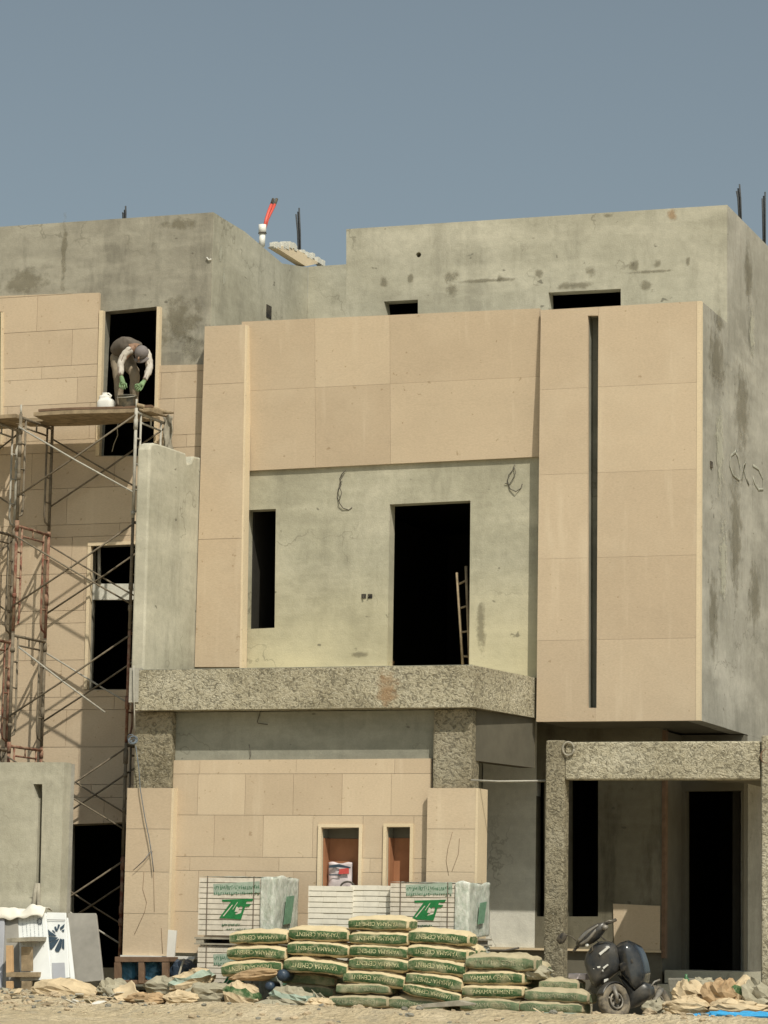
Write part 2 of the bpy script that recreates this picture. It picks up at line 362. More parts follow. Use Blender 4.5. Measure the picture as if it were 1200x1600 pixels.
# ================================================================== GROUND
def gh(x, y):
    h = .05*noise.noise(Vector((x*.8, y*.8, 1)))+.03*noise.noise(Vector((x*3, y*3, 2)))+.018*noise.noise(Vector((x*9, y*9, 5)))
    near = math.exp(-((y+5.0)/1.1)**2)
    h += .12*math.exp(-((y+5.1+.15*math.sin(x))/.42)**2)*(.5+.5*math.tanh((x+1.2)*1.25))+.05*near
    h += .20*math.exp(-((y+3.2)/1.1)**2)*(.5-.5*math.tanh((x+1.4)*1.1))
    h += .10*math.exp(-((y+3.4)/.8)**2)*math.exp(-((x-5.2)/1.3)**2)
    far = max(0, min(1, (13-abs(x))/3))*max(0, min(1, (10.5+y)/2.5))*max(0, min(1, (7-y)/2))
    return h*far-.02
xs = sorted(set([-9000, -3000, -1200, -400, -150, -60, -30, -18, -12]+[round(-9+i*.06, 3) for i in range(301)]+[11, 14, 20, 35, 80, 200, 500, 1200, 3000, 9000]))
ys = sorted(set([-9000, -3000, -1200, -400, -150, -70, -45, -36, -28, -20, -14, -11, -9]+[round(-7.5+i*.06, 3) for i in range(110)]+[0, 2, 4, 8, 16, 40, 120, 400, 1200, 3000, 9000]))
g = MB(); g.add([(x, y, gh(x, y)) for y in ys for x in xs], [(j*len(xs)+i, j*len(xs)+i+1, (j+1)*len(xs)+i+1, (j+1)*len(xs)+i) for j in range(len(ys)-1) for i in range(len(xs)-1)], 0, .5, True)
tag(g.build('ground', 'ground', loc=(0, 0, 0)), kind='structure')

# ================================================================== MAIN HOUSE
ZT, ZB = 4.19, 3.675            # terrace slab
YB = -1.85
house = empty('house', (1, 0, 0), 'middle villa with beige stone panels, open upper terrace and projecting box, still under construction', 'house')
# terrace back wall
win1 = P2([(386, 797), (431, 795), (429, 981), (383, 983)], .08)
door1 = P2([(609, 788), (735, 782), (733, 1040), (605, 1040)], .08)
slab(MB(), [(-2.2, ZT-.3), (2.35, ZT-.3), (2.35, 8.86), (-2.2, 8.86)], .08, .2, [win1, door1]).build('terrace_wall', 'plaster_y', house)
# upper cladding
m = MB(); reg = P2([(382, 505), (846, 484), (846, 712.5), (382, 735)], 0)
zb_, zm, zt_ = U(600, 724, Y=0).z-.2, U(600, 601, Y=0).z, 9.2
xm = [-2.05, Xr(494, 600, 0), Xr(611, 600, 0), 2.3]
panels(m, reg, .045, .032, [zb_, zm, zt_], [xm], gap=.0025)
for v in m.v: v.y -= .14*max(0, (v.z-6.9))/2.05 if v.y < .06 else 0
m.build('upper_cladding', 'stone', house)
# pilaster
m = MB(); reg = P2([(320, 510), (382.5, 507), (374, 1042), (304, 1042)], -.18)
panels(m, reg, -.18, .25, [4.0, Zr(842, 340, -.18), Zr(600, 340, -.18), 9.2], [[-3.2, -1.5]], gap=.004)
m.build('pilaster', 'stone', house)
m = MB(); a, b = U(382.5, 507, Y=-.18), U(374, 1042, Y=-.18)
m.prism([(a.x+.002, -.175, a.z-.01), (a.x+.03, -.175, a.z-.01), (b.x+.03, -.175, ZT), (b.x+.002, -.175, ZT)], (0, .17, 0)); m.build('pilaster_edge', 'stone_lt', house)
# projecting box
XB0, XB1, ZX0, ZX1 = 2.144, 4.26, 3.62, 8.905
YX = -.14
slot = P2([(918.5, 493), (935, 493), (932, 1106), (918, 1106)], YX)
m = MB(); rows = [3.6, Zr(1000, 900, YX), Zr(872, 900, YX), Zr(738, 950, YX), Zr(604, 950, YX), 8.95]
panels(m, [(XB0, ZX0), (XB1-.06, ZX0), (XB1-.06, ZX1), (XB0, ZX1)], YX, .06, rows, [[2.0, slot[1][0], 4.4]], [slot], gap=.0022, jit=.001)
m.build('box_cladding', 'stone', house)
m = MB(); m.box((XB1-.058, YX-.004, ZX0), (XB1, YX+.07, ZX1)); m.build('box_edge_strip', 'stone_lt', house)
slab(MB(), [(XB0+.003, ZX0+.01), (XB1-.2, ZX0+.01), (XB1-.2, ZX1-.03), (XB0+.003, ZX1-.03)], YX+.062, .16, [slot]).build('box_wall', 'plaster_low', house)
m = MB(); sx0, sx1 = min(p[0] for p in slot), max(p[0] for p in slot)
m.box((XB0+.004, YX+.225, ZX0+.012), (XB1-.2, YX+.3, ZX1-.032)); m.build('slot_back', 'plaster_low', house)
m = MB(); m.box((XB0+.003, YX+.31, ZX1-.2), (XB1-.2, 1.3, ZX1-.03)); m.build('box_roof', 'plaster', house)
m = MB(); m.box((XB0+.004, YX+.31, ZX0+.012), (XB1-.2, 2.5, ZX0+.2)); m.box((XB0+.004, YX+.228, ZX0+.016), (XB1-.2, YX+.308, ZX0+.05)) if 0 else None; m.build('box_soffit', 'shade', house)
m = MB(); m.box((XB0+.004, YX+.31, ZX0+.2), (XB0+.15, .07, ZX1-.2)); m.build('box_left_wall', 'plaster_low', house)
# right flank
m = MB(); m.prism([(XB1-.003, YX+.07, ZX0+.003), (XB1-.003, 1.25, ZX0+.003), (XB1-.003, 1.25, ZX1), (XB1-.003, YX+.07, ZX1)], (-.195, 0, 0))
m.prism([(XB1-.003, 1.253, ZX0), (XB1-.003, 14, ZX0), (XB1-.003, 14, 8.8), (XB1-.003, 1.253, 8.8)], (-.2, 0, 0)); m.prism([(XB1-.003, 1.253, 8.80), (XB1-.003, 14, 8.80), (XB1-.003, 14, 10.48), (XB1-.003, 1.253, 10.48)], (-.2, 0, 0)); m.box((XB1-.1, 2.46, -.1), (XB1-.003, 14, ZX0-.002)); m.box((XB1-.2, 2.3, 3.64), (XB1-.11, 14, ZX0-.002)) if 0 else None
m.build('side_wall', 'plaster_side', house)
# front parapet storey
YPP = 1.25
slotA = P2([(600, 471), (653, 468), (653, 505), (604, 505)], YPP)
slotB = P2([(857, 457), (970, 451), (970, 505), (859, 505)], YPP)
cc = P2([(654, 398)], YPP)[0]; hole = [(cc[0]+.038*math.cos(t), cc[1]+.038*math.sin(t)) for t in [k*math.pi/4 for k in range(8)]]
reg = P2([(541, 358), (1138, 320), (1138, 520), (541, 530)], YPP); reg[1] = (XB1-.005, reg[1][1]); reg[2] = (XB1-.005, reg[2][1])
slab(MB(), reg, YPP, .2, [slotA, slotB, hole]).build('parapet', 'plaster', house)
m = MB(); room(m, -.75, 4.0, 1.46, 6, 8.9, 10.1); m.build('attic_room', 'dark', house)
m = MB(); m.box((-1.07, 1.452, 8.6), (-.9, 12, 10.3)); m.box((-.9, 1.46, 10.2), (4.05, 12, 10.28)); m.box((-2.6, 12, 0), (4.29, 12.2, 10.3)); m.build('rear_walls', 'plaster', house)
m = MB(); m.box((-2.56, .3, 8.72), (4.04, 11.9, 8.84)); m.build('roof_deck', 'plaster_low', house)
# terrace slab with chamfered corner
XC = 1.869
foot = [(-2.61, YB), (XC, YB), (2.12, .06), (2.12, .3), (-2.61, .3)]
zmid = Zr(1072, 450, YB)
m = MB()
pts = foot; n = len(pts)
m.prism([(x, y, ZB) for x, y in pts], (0, 0, ZT-ZB-.008)); slabo = m.build('terrace_slab', 'rough', house)
m = MB(); m.box((-2.56, YB+.06, ZT-.006), (1.83, .07, ZT+.005)); m.build('terrace_floor', 'plaster_low', house)
# smooth left end of the beam
m = MB(); m.box((-2.70, YB-.012, ZB+.1), (-2.57, YB+.4, ZT+.02)); m.build('beam_end', 'plaster_side', house)
# fin wall on the left of the terrace
m = MB(); fx0, fx1 = -2.735, -2.556
prof = [(-1.75, ZT-.1), (-1.75, 7.02), (-1.72, 7.09), (-1.62, 7.125), (-1.3, 7.14), (-.62, 7.15), (-.58, 7.02), (-.44, 7.06), (-.38, 7.15), (-.1, 7.17), (.03, 7.17), (.03, ZT-.1)]
m.prism([(fx1, y, z) for y, z in prof], (fx0-fx1, 0, 0)); m.build('fin_wall', 'plaster', house, bevel=.025)
# lower front wall
YW, YP = -1.56, -1.68
wA = P2([(503, 1295), (560, 1293), (560, 1400), (502, 1400)], -1.6); wB = P2([(605, 1293), (640, 1292), (640, 1400), (604, 1400)], -1.6)
slab(MB(), [(-2.5, .25), (1.40, .25), (1.40, ZB-.01), (-2.5, ZB-.01)], YW, .25, [wA, wB]).build('lower_wall', 'plaster_low', house)
m = MB(); reg = P2([(267, 1188), (674, 1185), (674, 1492), (264, 1492)], -1.6)
zr = [Zr(v, 480, -1.6) for v in (1493, 1427, 1362, 1340, 1274, 1209, 1180)]
def cols(x0, wd, off): return [x0-wd+off+wd*i for i in range(9)]
x0 = reg[0][0]
panels(m, reg, -1.6, .038, zr, [cols(x0, .64, 0), cols(x0, .64, .42), cols(x0, 1.2, .3), cols(x0, .66, .62), cols(x0, .645, .38), cols(x0, 1.3, .4)],
       [[(a-(.04 if i in (0, 3) else -.04), b) for i, (a, b) in enumerate(wA)], [(a-(.04 if i in (0, 3) else -.04), b) for i, (a, b) in enumerate(wB)]][:2])
m.build('lower_cladding', 'stone', house)
for wq in (wA, wB):
    xa, xb = min(p[0] for p in wq), max(p[0] for p in wq); zt = max(p[1] for p in wq); zb = min(p[1] for p in wq)
    fr = MB(); fr.box((xa-.042, -1.625, zb-.05), (xa, -1.45, zt+.0)); fr.box((xb, -1.625, zb-.05), (xb+.042, -1.45, zt+.0)); fr.box((xa-.042, -1.625, zt), (xb+.042, -1.45, zt+.04)); fr.box((xa-.042, -1.63, zb-.09), (xb+.042, -1.40, zb-.05))
    wf = fr.build('window_frame', 'stone_lt', house)
    y1 = -1.385
    nb_ = MB(); nb_.box((xa-.03, y1, zb-.1), (xb+.03, y1+.05, zt-.13)); nb_.build('infill_panel', 'terracotta', wf)
    nb_ = MB(); nb_.box((xa+.002, YW+.01, zb-.1), (xa+.02, y1-.002, zt-.13)); nb_.build('reveal_lining', 'terracotta', wf)
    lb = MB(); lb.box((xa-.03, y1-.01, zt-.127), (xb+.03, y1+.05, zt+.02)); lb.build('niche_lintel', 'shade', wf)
# pillars
for a, b, c0, c1 in ((209, 268, 197, 266), (676, 736, 667, 742)):
    p = MB(); xa, xb = Xr(a, 1170, YP), Xr(b, 1170, YP); zc = Zr(1230, (a+b)/2, YP)
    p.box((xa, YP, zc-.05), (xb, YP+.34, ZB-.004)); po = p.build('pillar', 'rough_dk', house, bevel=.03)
    k = MB(); ca, cb = Xr(c0, 1300, YP-.04), Xr(c1, 1300, YP-.04); zs = [Zr(v, c0, YP-.04) for v in (1493, 1427, 1362, 1295, 1231)]
    panels(k, [(ca, zs[0]), (cb, zs[0]), (cb, zs[-1]), (ca, zs[-1])], YP-.04, .035, zs, [[ca-.2, cb+.2]])
    k.build('pillar_cladding', 'stone', po)
    k = MB(); k.box((cb+.002, YP-.038, zs[0]+.003), (cb+.035, YP+.33, zs[-1]-.004)); k.build('cladding_return', 'stone_lt', po)
    k = MB(); k.box((ca+.01, YP-.004, .2), (cb-.003, YP+.32, zs[-1]-.006)); k.build('pillar_core', 'plaster_low', po)
m = MB(); xl, xr_ = Xr(190, 1490, -1.74), Xr(306, 1490, -1.74); zz = Zr(1493, 250, -1.74); m.box((xl, -1.78, zz-.035), (xr_, -1.6, zz-.004)); m.build('base_batten', 'white', house)
# plinth and block flanks
m = MB(); m.box((-2.66, -1.50, -.2), (1.5, -1.32, .62)); m.build('plinth', 'dark', house)
for a_, b_, c_ in ((-2.62, -2.45, .28), (.85, .98, 1.24)):
    m = MB(); m.box((a_, -1.30, 0), (b_, c_, ZB-.006)); m.build('block_flank', 'plaster_low', house)
m = MB(); m.box((-2.44, -1.0, 3.4), (.84, .28, 3.62)); m.build('ground_floor_ceiling', 'dark', house)
# recessed ground floor wall behind the porch
YR = 1.25
zw = Zr(1480, 790, YR)
slit = P2([(838, 1222), (850, 1222), (850, 1432), (838, 1432)], YR); wC = P2([(888, 1200), (934.5, 1200), (934.5, 1432), (888, 1432)], YR)
xs_ = slit[0][0]; xD = Xr(1035, 1300, YR)
slab(MB(), [(.99, zw), (xs_, zw), (xs_, ZB+.2), (.99, ZB+.2)], YR, .2).build('pale_wall', 'plaster_pale', house)
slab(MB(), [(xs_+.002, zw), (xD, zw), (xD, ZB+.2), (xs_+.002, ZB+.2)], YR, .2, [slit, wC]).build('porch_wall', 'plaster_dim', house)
m = MB(); m.box((.99, YR-.05, zw-.03), (xD-.003, YR+.1, zw-.002)); m.build('wall_sill', 'stone_lt', house)
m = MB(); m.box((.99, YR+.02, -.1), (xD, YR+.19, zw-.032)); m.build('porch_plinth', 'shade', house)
m = MB(); xa, xb = Xr(960, 1440, YR-.02), xD; m.prism([(xa, YR-.022, zw), (xb-.02, YR-.022, zw), (xb-.02, YR-.022, Zr(1415, 1000, YR)), (xa-.02, YR-.022, Zr(1412, 960, YR))], (0, .02, 0)); m.build('dado_panel', 'stone', house)
# door bay
XD2 = xD-.18
YD = 2.25
dD = P2([(1071, 1236), (1160, 1235), (1160, 1517), (1071, 1517)], YD)
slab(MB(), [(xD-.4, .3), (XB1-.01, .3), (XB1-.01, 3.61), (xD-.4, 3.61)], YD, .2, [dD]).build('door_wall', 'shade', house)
m = MB(); m.box((xD-.002, YR-.02, zw-.1), (xD+.045, YR+.1, 3.6)); m.build('corner_trim', 'brownwood', house)
m = MB(); zs0 = dD[2][1]; m.box((xD+.05, YR-.05, zs0-.16), (4.55, YD-.002, zs0)); m.box((xD+.1, YR-.6, -.1), (4.7, YD-.1, zs0-.17)); m.build('door_step', 'plaster', house)
m = MB(); m.box((3.9, -1.66, 2.98), (5.75, YD+1, 3.12)); m.build('added_shade_slab', 'shade', house)  # unseen slab added behind the beam to keep sun off the door
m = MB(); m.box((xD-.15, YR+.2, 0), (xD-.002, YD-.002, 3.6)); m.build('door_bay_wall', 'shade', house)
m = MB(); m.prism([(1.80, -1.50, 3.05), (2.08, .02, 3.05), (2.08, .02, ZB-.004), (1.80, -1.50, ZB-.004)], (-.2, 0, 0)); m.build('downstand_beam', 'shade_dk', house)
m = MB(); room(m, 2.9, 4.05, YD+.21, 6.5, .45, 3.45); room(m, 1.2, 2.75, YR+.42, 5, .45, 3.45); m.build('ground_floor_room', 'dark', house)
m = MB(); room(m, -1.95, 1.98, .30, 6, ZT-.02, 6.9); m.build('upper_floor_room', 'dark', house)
m = MB(); m.box((-1.2, .6, ZT), (-1.1, 5.8, 6.8)); m.build('upper_floor_partition', 'dark', house)
# sockets, wires, ties
so = MB()
for px_ in (568.5, 578.5):
    p = U(px_, 931.5, Y=.08); so.box((p.x-.03, .072, p.z-.028), (p.x+.03, .085, p.z+.028), 0)
    for i in range(3): so.tube([(p.x+random.uniform(-.03, .03), .07, p.z+random.uniform(-.02, .02)), (p.x+random.uniform(-.03, .03), .05, p.z+random.uniform(-.03, .03))], .005, 5, 1)
so.build('socket_box', ['black', 'wire'], house)
def pxtube(pts, Y, r, nm, mat, par, jitter=0, closed=False):
    mm = MB(); mm.tube([U(a, b, Y=Y+random.uniform(-jitter, jitter)) for a, b in pts], r, 6); return mm.build(nm, mat, par)
pxtube([(540, 735), (534, 741), (531, 748), (533, 757), (529, 765), (527, 777), (531, 787), (536, 794), (545, 797), (550, 793)], .06, .006, 'hanging_wire', 'wire', house, .02)
pxtube([(537, 742), (532, 750), (530, 760), (534, 770), (530, 782)], .05, .005, 'hanging_wire', 'wire', house, .02)
pxtube([(804, 726), (801, 735), (795, 742), (793, 752), (797, 764), (806, 768), (814, 763), (816, 756)], .06, .006, 'hanging_wire', 'wire', house, .02)
pxtube([(803, 730), (806, 738), (802, 747), (796, 757), (789, 755)], .05, .005, 'hanging_wire', 'wire', house, .02)
pxtube([(407, 1111), (402, 1128), (403, 1130), (418, 1132)], -1.58, .005, 'hanging_wire', 'wire', house)
pxtube([(389, 1163), (392, 1178), (390, 1186)], -1.58, .004, 'hanging_wire', 'wire', house)
pxtube([(736, 1219), (780, 1221), (852, 1220)], -1.7, .012, 'tie_rod', 'scaf_lt', house)
# hairline scratches and dried drips on the lower panels
for pts in ([(239, 1330), (225, 1345), (208, 1360)], [(225, 1362), (223, 1390), (229, 1410), (226, 1425), (210, 1460)], [(240, 1362), (241, 1425)], [(252, 1450), (254, 1490)]):
    pxtube(pts, -1.722, .0028, 'panel_scratch', 'brownwood', house)
pxtube([(707, 1300), (700, 1325), (697, 1345), (701, 1368)], -1.722, .0025, 'panel_scratch', 'brownwood', house)
pxtube([(718, 1310), (716, 1335), (706, 1362)], -1.722, .0025, 'panel_scratch', 'brownwood', house)
# graffiti strokes on the flank
def side(px_, py_, X=XB1+.008): return U(px_, py_, X=X)
for pts in ([(1152, 705), (1143, 712), (1141, 728), (1146, 742), (1156, 750), (1158, 735), (1154, 715), (1149, 703)], [(1160, 750), (1166, 722), (1162, 728), (1166, 745), (1171, 758)], [(1177, 727), (1186, 733), (1193, 748), (1193, 765), (1186, 765), (1180, 755), (1177, 745)]):
    mm = MB(); mm.tube([side(a, b) for a, b in pts], .022, 6)
    for v in mm.v: v.x = XB1+(v.x-XB1)*.12+.001
    mm.build('painted_mark', 'white_paint', house)
mm = MB(); p = side(1112, 726); mm.box((p.x-.01, p.y-.05, p.z-.04), (p.x+.004, p.y+.05, p.z+.04)); mm.build('wall_plug', 'black', house)
# parapet hole lining etc come from geometry; soft stains with a shape of their own
def decalmat(name, col, amt):
    k = NB(name, .95, .1); tc = k.n('ShaderNodeTexCoord').outputs['Object']; ln = k.n('ShaderNodeVectorMath', operation='LENGTH'); k.l(tc, ln.inputs[0])
    nn = k.noise(7, 5, .7); f = k.math('ADD', ln.outputs['Value'], k.math('MULTIPLY', k.math('SUBTRACT', nn, .5), 2.4))
    al = k.math('MULTIPLY', k.ramp(f, [(.35, 1.0), (.85, 0.0)]), amt); k.l(al, k.b.inputs['Alpha']); return k.out(col)
M['d_dark'] = decalmat('soft_dark_stain', (.20, .18, .125), .42); M['d_rust'] = decalmat('soft_rust_stain', (.42, .27, .15), .5); M['d_pale'] = decalmat('soft_pale_patch', (.48, .47, .38), .7)
def decal(px_, py_, Y, rw, rh, mat, par, X=None, eps=.004):
    p = U(px_, py_, Y=Y-eps) if X is None else U(px_, py_, X=X+eps)
    sx, sz = rw/120, rh/120
    me = bpy.data.meshes.new('stain')
    me.from_pydata([(-1.4, 0, -1.4), (1.4, 0, -1.4), (1.4, 0, 1.4), (-1.4, 0, 1.4)] if X is None else [(0, -1.4, -1.4), (0, 1.4, -1.4), (0, 1.4, 1.4), (0, -1.4, 1.4)], [], [(0, 1, 2, 3)])
    me.materials.append(M[mat]); o = bpy.data.objects.new('stain', me); C.objects.link(o); o.parent = par; o.location = p-origin(par)
    o.scale = (sx, 1, sz) if X is None else (1, sx*2.6, sz)
for q in ((600, 437, 9, 13), (641, 436, 7, 10), (703, 432, 16, 14), (705, 455, 12, 18), (780, 435, 6, 10), (843, 426, 10, 10), (925, 424, 12, 12), (990, 414, 9, 11), (1028, 412, 9, 10), (1075, 410, 5, 13), (895, 446, 38, 8), (1010, 445, 14, 10), (948, 337, 10, 5), (760, 438, 60, 4), (1020, 424, 60, 3)):
    decal(*q[:2], YPP, *q[2:], 'd_dark', house)
decal(1051, 336, YPP, 10, 15, 'd_rust', house)
for q in ((560, 1022, 18, 6), (752, 985, 10, 50), (560, 700, 0, 0)):
    if q[2]: decal(*q[:2], .08, *q[2:], 'd_dark', house)
decal(605, 1075, YB, 20, 38, 'd_rust', house)
for q in ((1120, 560, 25, 60), (1160, 640, 25, 90), (1150, 830, 20, 120), (1180, 930, 20, 70), (1115, 960, 15, 80), (1170, 430, 14, 60), (1125, 500, 16, 20)):
    decal(*q[:2], 0, *q[2:], 'd_dark', house, X=XB1+.004)
for q in ((1125, 700, 14, 80), (1175, 520, 10, 50), (1130, 880, 12, 80)):
    decal(*q[:2], 0, *q[2:], 'd_pale', house, X=XB1+.006)

# ================================================================== LEFT HOUSE
lh = empty('house', (-5, 0, 0), 'left hand house behind the scaffolding, damp grey plaster above beige stone panels', 'house')
YL, YLc = .10, .04
u1 = P2([(163, 487), (246, 479), (241, 712), (152, 712)], YL); u2 = P2([(-60, 492), (4, 490), (3, 700), (-60, 700)], YL)
u3 = P2([(141, 853), (216, 850), (210, 1077), (135, 1077)], YL); u4 = P2([(107, 1290), (200, 1286), (196, 1512), (104, 1512)], YL)
top = [(-9.6, 10.60), (-2.573, 10.573)]
slab(MB(), [(-9.6, -.2), (-2.577, -.2), (-2.577, 10.573), top[0]], YL, .2, [u1, u2, u3, u4]).build('front_wall', 'plaster_damp', lh)
reg = P2([(-300, 472), (320, 452), (300, 1520), (-300, 1520)], YLc)
hs = [P2([(156, 380), (249, 380), (243, 713), (150, 713)], YLc), P2([(246, 380), (330, 380), (330, 569), (247, 571)], YLc), P2([(-60, 488), (4.5, 487), (3.5, 702), (-60, 702)], YLc),
      P2([(138, 850), (220, 846), (214, 1078), (132, 1078)], YLc), P2([(106, 1288), (210, 1284), (204, 1530), (103, 1530)], YLc)]
zz = [0]; pat = [.52, .52, .17]; i = 0
zt0 = Zr(461, 80, YLc); zs = [zt0+.1]; z = zt0
seq = [.50, .50, .17, .36, .5, .17, .5, .5, .17, .5, .5, .17, .5, .5, .17, .5, .5, .17, .5, .5, .5]
for d in seq: zs.append(z); z -= d
zs = sorted(set(zs)); zs[0] = -.3
m = MB(); panels(m, reg, YLc, .058, zs, [cols(-9.6, 1.25, .1*((k*7) % 9)) + [-9.6+1.25*(j+8)+.1*((k*7) % 9) for j in range(1)] for k in range(6)], hs, gap=.005, jit=.002)
m.build('stone_cladding', 'stone', lh)
# trims
def strip(pxa, pxb, Y, th, nm, mat, par):
    mm = MB(); q = [(x, Y, z) for x, z in P2([pxa[0], pxa[1], pxb[1], pxb[0]], Y)]; mm.prism(q, (0, th, 0)); return mm.build(nm, mat, par)
w1 = strip(((155, 485), (161, 485)), ((149, 712), (155, 712)), YLc-.02, .075, 'window_trim', 'stone_lt', lh)
strip(((245, 479), (250, 479)), ((240, 692), (245, 692)), YLc-.02, .075, 'window_trim', 'stone_lt', lh)
strip(((137, 849), (142, 853)), ((131, 1077), (136, 1077)), YLc-.02, .075, 'window_trim', 'stone_lt', lh)
strip(((137, 848), (137, 853)), ((214, 845), (214, 850)), YLc-.025, .06, 'window_trim', 'stone_lt', lh)
strip(((1, 488), (5, 488)), ((0, 702), (4, 702)), YLc-.02, .075, 'window_trim', 'stone_lt', lh)
strip(((135, 912), (212, 912)), ((134, 937), (212, 937)), YL+.12, .07, 'window_transom', 'plaster_pale', lh)
m = MB(); p, q = U(155, 850, Y=YL+.1), U(155, 912, Y=YL+.1); m.tube([p, q], .025, 6); m.build('window_post', 'scaf_lt', lh)
m = MB(); room(m, -9, -2.9, .32, 5.5, 7.05, 9.9); m.build('top_floor_room', 'dark', lh)
m = MB(); room(m, -9, -2.9, .32, 5.5, 3.9, 6.7); m.build('middle_floor_room', 'dark', lh)
m = MB(); room(m, -9, -2.9, .32, 5.5, .2, 3.4); m.build('ground_floor_room', 'dark', lh)
# right hand face above the roof, rear parapet
zq = U(540, 413, Y=3.6).z
m = MB(); m.prism([(-2.573, .104, 8.6), (-2.573, 3.6, 8.6), (-2.573, 3.6, U(477, 415, X=-2.573).z), (-2.573, 2.6, 10.42), (-2.573, 1.2, 10.56), (-2.573, .104, 10.568)], (-.1, 0, 0)); m.build('return_wall', 'plaster', lh)
m = MB(); m.box((-2.571, 3.6, 8.6), (-1.075, 3.8, zq)); m.build('rear_parapet', 'plaster', lh)
m = MB(); m.box((-9.6, .302, 10.15), (-2.775, 12, 10.25)); m.box((-9.6, 12, 0), (-2.6, 12.2, 10.3)); m.box((-9.8, .1, 0), (-9.61, 12, 10.6)); m.build('rear_walls', 'plaster_damp', lh)
# broken edge with board lying on the wall top
p0, p1, p2, p3 = (U(a, b, X=-2.58) for a, b in ((430, 386), (452, 383), (500, 411), (478, 416)))
m = MB(); m.prism([p0, p1, p2, p3], (-.12, 0, 0)); m.build('roof_edge_board', 'stone_lt', lh)
m = MB()
for i in range(60):
    t = random.random(); a = 425+78*t; b = 384+26*max(0, t-.35)/.65+random.uniform(-3, 2); p = U(a, b, X=-2.62); s_ = random.uniform(.015, .05)
    m.box(p-Vector((s_, s_, s_)), p+Vector((s_, s_, s_*.7)))
tag(m.build('mortar_crumbs', 'plaster_pale', lh), kind='stuff')
for q in ((100, 400, 7, 80), (280, 500, 45, 50), (300, 545, 30, 30), (40, 440, 55, 30), (280, 350, 40, 12)): decal(*q[:2], YL, *q[2:], 'd_dark', lh)
for q in ((345, 395, 4, 20), (350, 430, 3, 26)): decal(*q[:2], 0, *q[2:], 'd_pale', lh, X=-2.573)
m = MB(); p = U(420, 487, X=-2.57); m.box((p.x-.02, p.y-.09, p.z-.09), (p.x+.006, p.y+.09, p.z+.09)); m.build('dark_hole_patch', 'black', lh)  # black patch on the wall face, its colour standing in for a hole's shade
for a, b in ((323, 402), (331, 408)):
    pass
pxtube([(323, 402), (326, 406), (330, 405)], .08, .009, 'wire_stub', 'pvc', lh)

# boundary wall on the left
bw = empty('boundary_wall', (-5, -2.3, 0), 'low grey plastered boundary wall at the lower left with a narrow vertical chase', 'wall')
YBW = -2.3
xe = Xr(97, 1300, YBW); ztb = Zr(1191, 50, YBW)
ch1 = P2([(52, 1225), (66, 1225), (66, 1247), (55, 1247)], YBW); ch2 = P2([(60, 1245), (66, 1245), (62, 1425), (55, 1425)], YBW)
slab(MB(), [(-9.5, -.2), (xe, -.2), (xe, ztb), (-9.5, ztb)], YBW, .2, [ch1, ch2]).build('plastered_face', 'plaster', bw, bevel=0)
m = MB(); m.box((-9.5, YBW+.202, -.2), (xe, YBW+.3, ztb-.01)); m.build('wall_backing', 'plaster_side', bw)
pxtube([(58, 1380), (53, 1412), (50, 1424)], YBW-.02, .03, 'conduit_end', 'plank_grey', bw); pxtube([(60, 1380), (60, 1412), (61, 1424)], YBW-.02, .025, 'conduit_end', 'plank_grey', bw)

# ================================================================== PORCH FRAME
po = empty('porch', (4.2, -1.9, 0), 'rough concrete porch frame of two posts and a beam under the projecting box at right', 'porch')
YQ = -1.9
xa, xb = Xr(851, 1300, YQ), Xr(881, 1300, YQ); zt, zb = Zr(1157, 1000, YQ), Zr(1218, 1000, YQ)
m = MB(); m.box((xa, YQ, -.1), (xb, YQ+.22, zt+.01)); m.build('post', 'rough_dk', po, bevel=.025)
xr2 = Xr(1187.5, 1180, YQ)
m = MB(); m.box((xb+.002, YQ+.012, zb), (xr2, YQ+.21, zt-.012)); m.build('beam', 'rough', po, bevel=.02)
m = MB(); m.box((Xr(1190, 1300, YQ), YQ-.02, -.1), (Xr(1225, 1300, YQ), YQ+.25, zt+.05)); m.build('post', 'rough', po, bevel=.02)
m = MB(); m.box((xr2, YQ+.05, 0), (xr2+.03, YQ+.2, zt-.02)); m.build('post_joint', 'plaster_side', po)
for a, b in ((888, 1170), (1198, 1182)):
    c = U(a, b, Y=YQ-.01); m = MB(); m.tube([c+Vector((.07*math.cos(t), 0, .08*math.sin(t))) for t in [k*math.pi/8 for k in range(17)]], .012, 6); m.build('conduit_ring', 'brownwood' if a > 1000 else 'plank_grey', po)
m = MB(); m.box((xa-.12, YQ-.1, -.2), (xb+.3, YQ+.3, .28)); m.build('post_footing', 'rough', po, bevel=.06)
# ================================================================== ROOF BARS
def bar(px_, y0, y1, Y, lab, r=.035, lean=0, cat='steel bars', X=None):
    if X is not None: Y = U(px_, y0, X=X).y
    m = MB(); a, b = U(px_, y0, Y=Y), U(px_+lean, y1, Y=Y)
    for k in range(3): o = Vector((.013*math.cos(k*2.1), .013*math.sin(k*2.1), 0)); m.tube([a+o-Vector((0, 0, .25)), (a+b)/2+o*(1.1+.6*k), b+o*(1+k)+Vector((0, 0, -.05*k))], r*.36, 6)
    tag(m.build('starter_bars', 'rebar'), lab, cat, 'steel bars standing on the roofs')
bar(195, 345, 322, .8, 'short dark starter bars sticking up over the damp grey parapet at left')
bar(469, 400, 325, 3.0, 'dark starter bars standing beside the white pipe with red conduits', lean=-3, X=-2.66)
bar(1157, 334, 288, 1.6, 'left of the two dark starter bars behind the right roof corner', .035, lean=-3, X=4.16)
bar(1194, 372, 300, 2.8, 'right of the two dark starter bars behind the right roof corner', .035, X=4.16)
pv = empty('vent_pipe', U(409, 375, X=-2.68), 'white plastic pipe with red and black conduits rising from it on the roof edge', 'pipe')
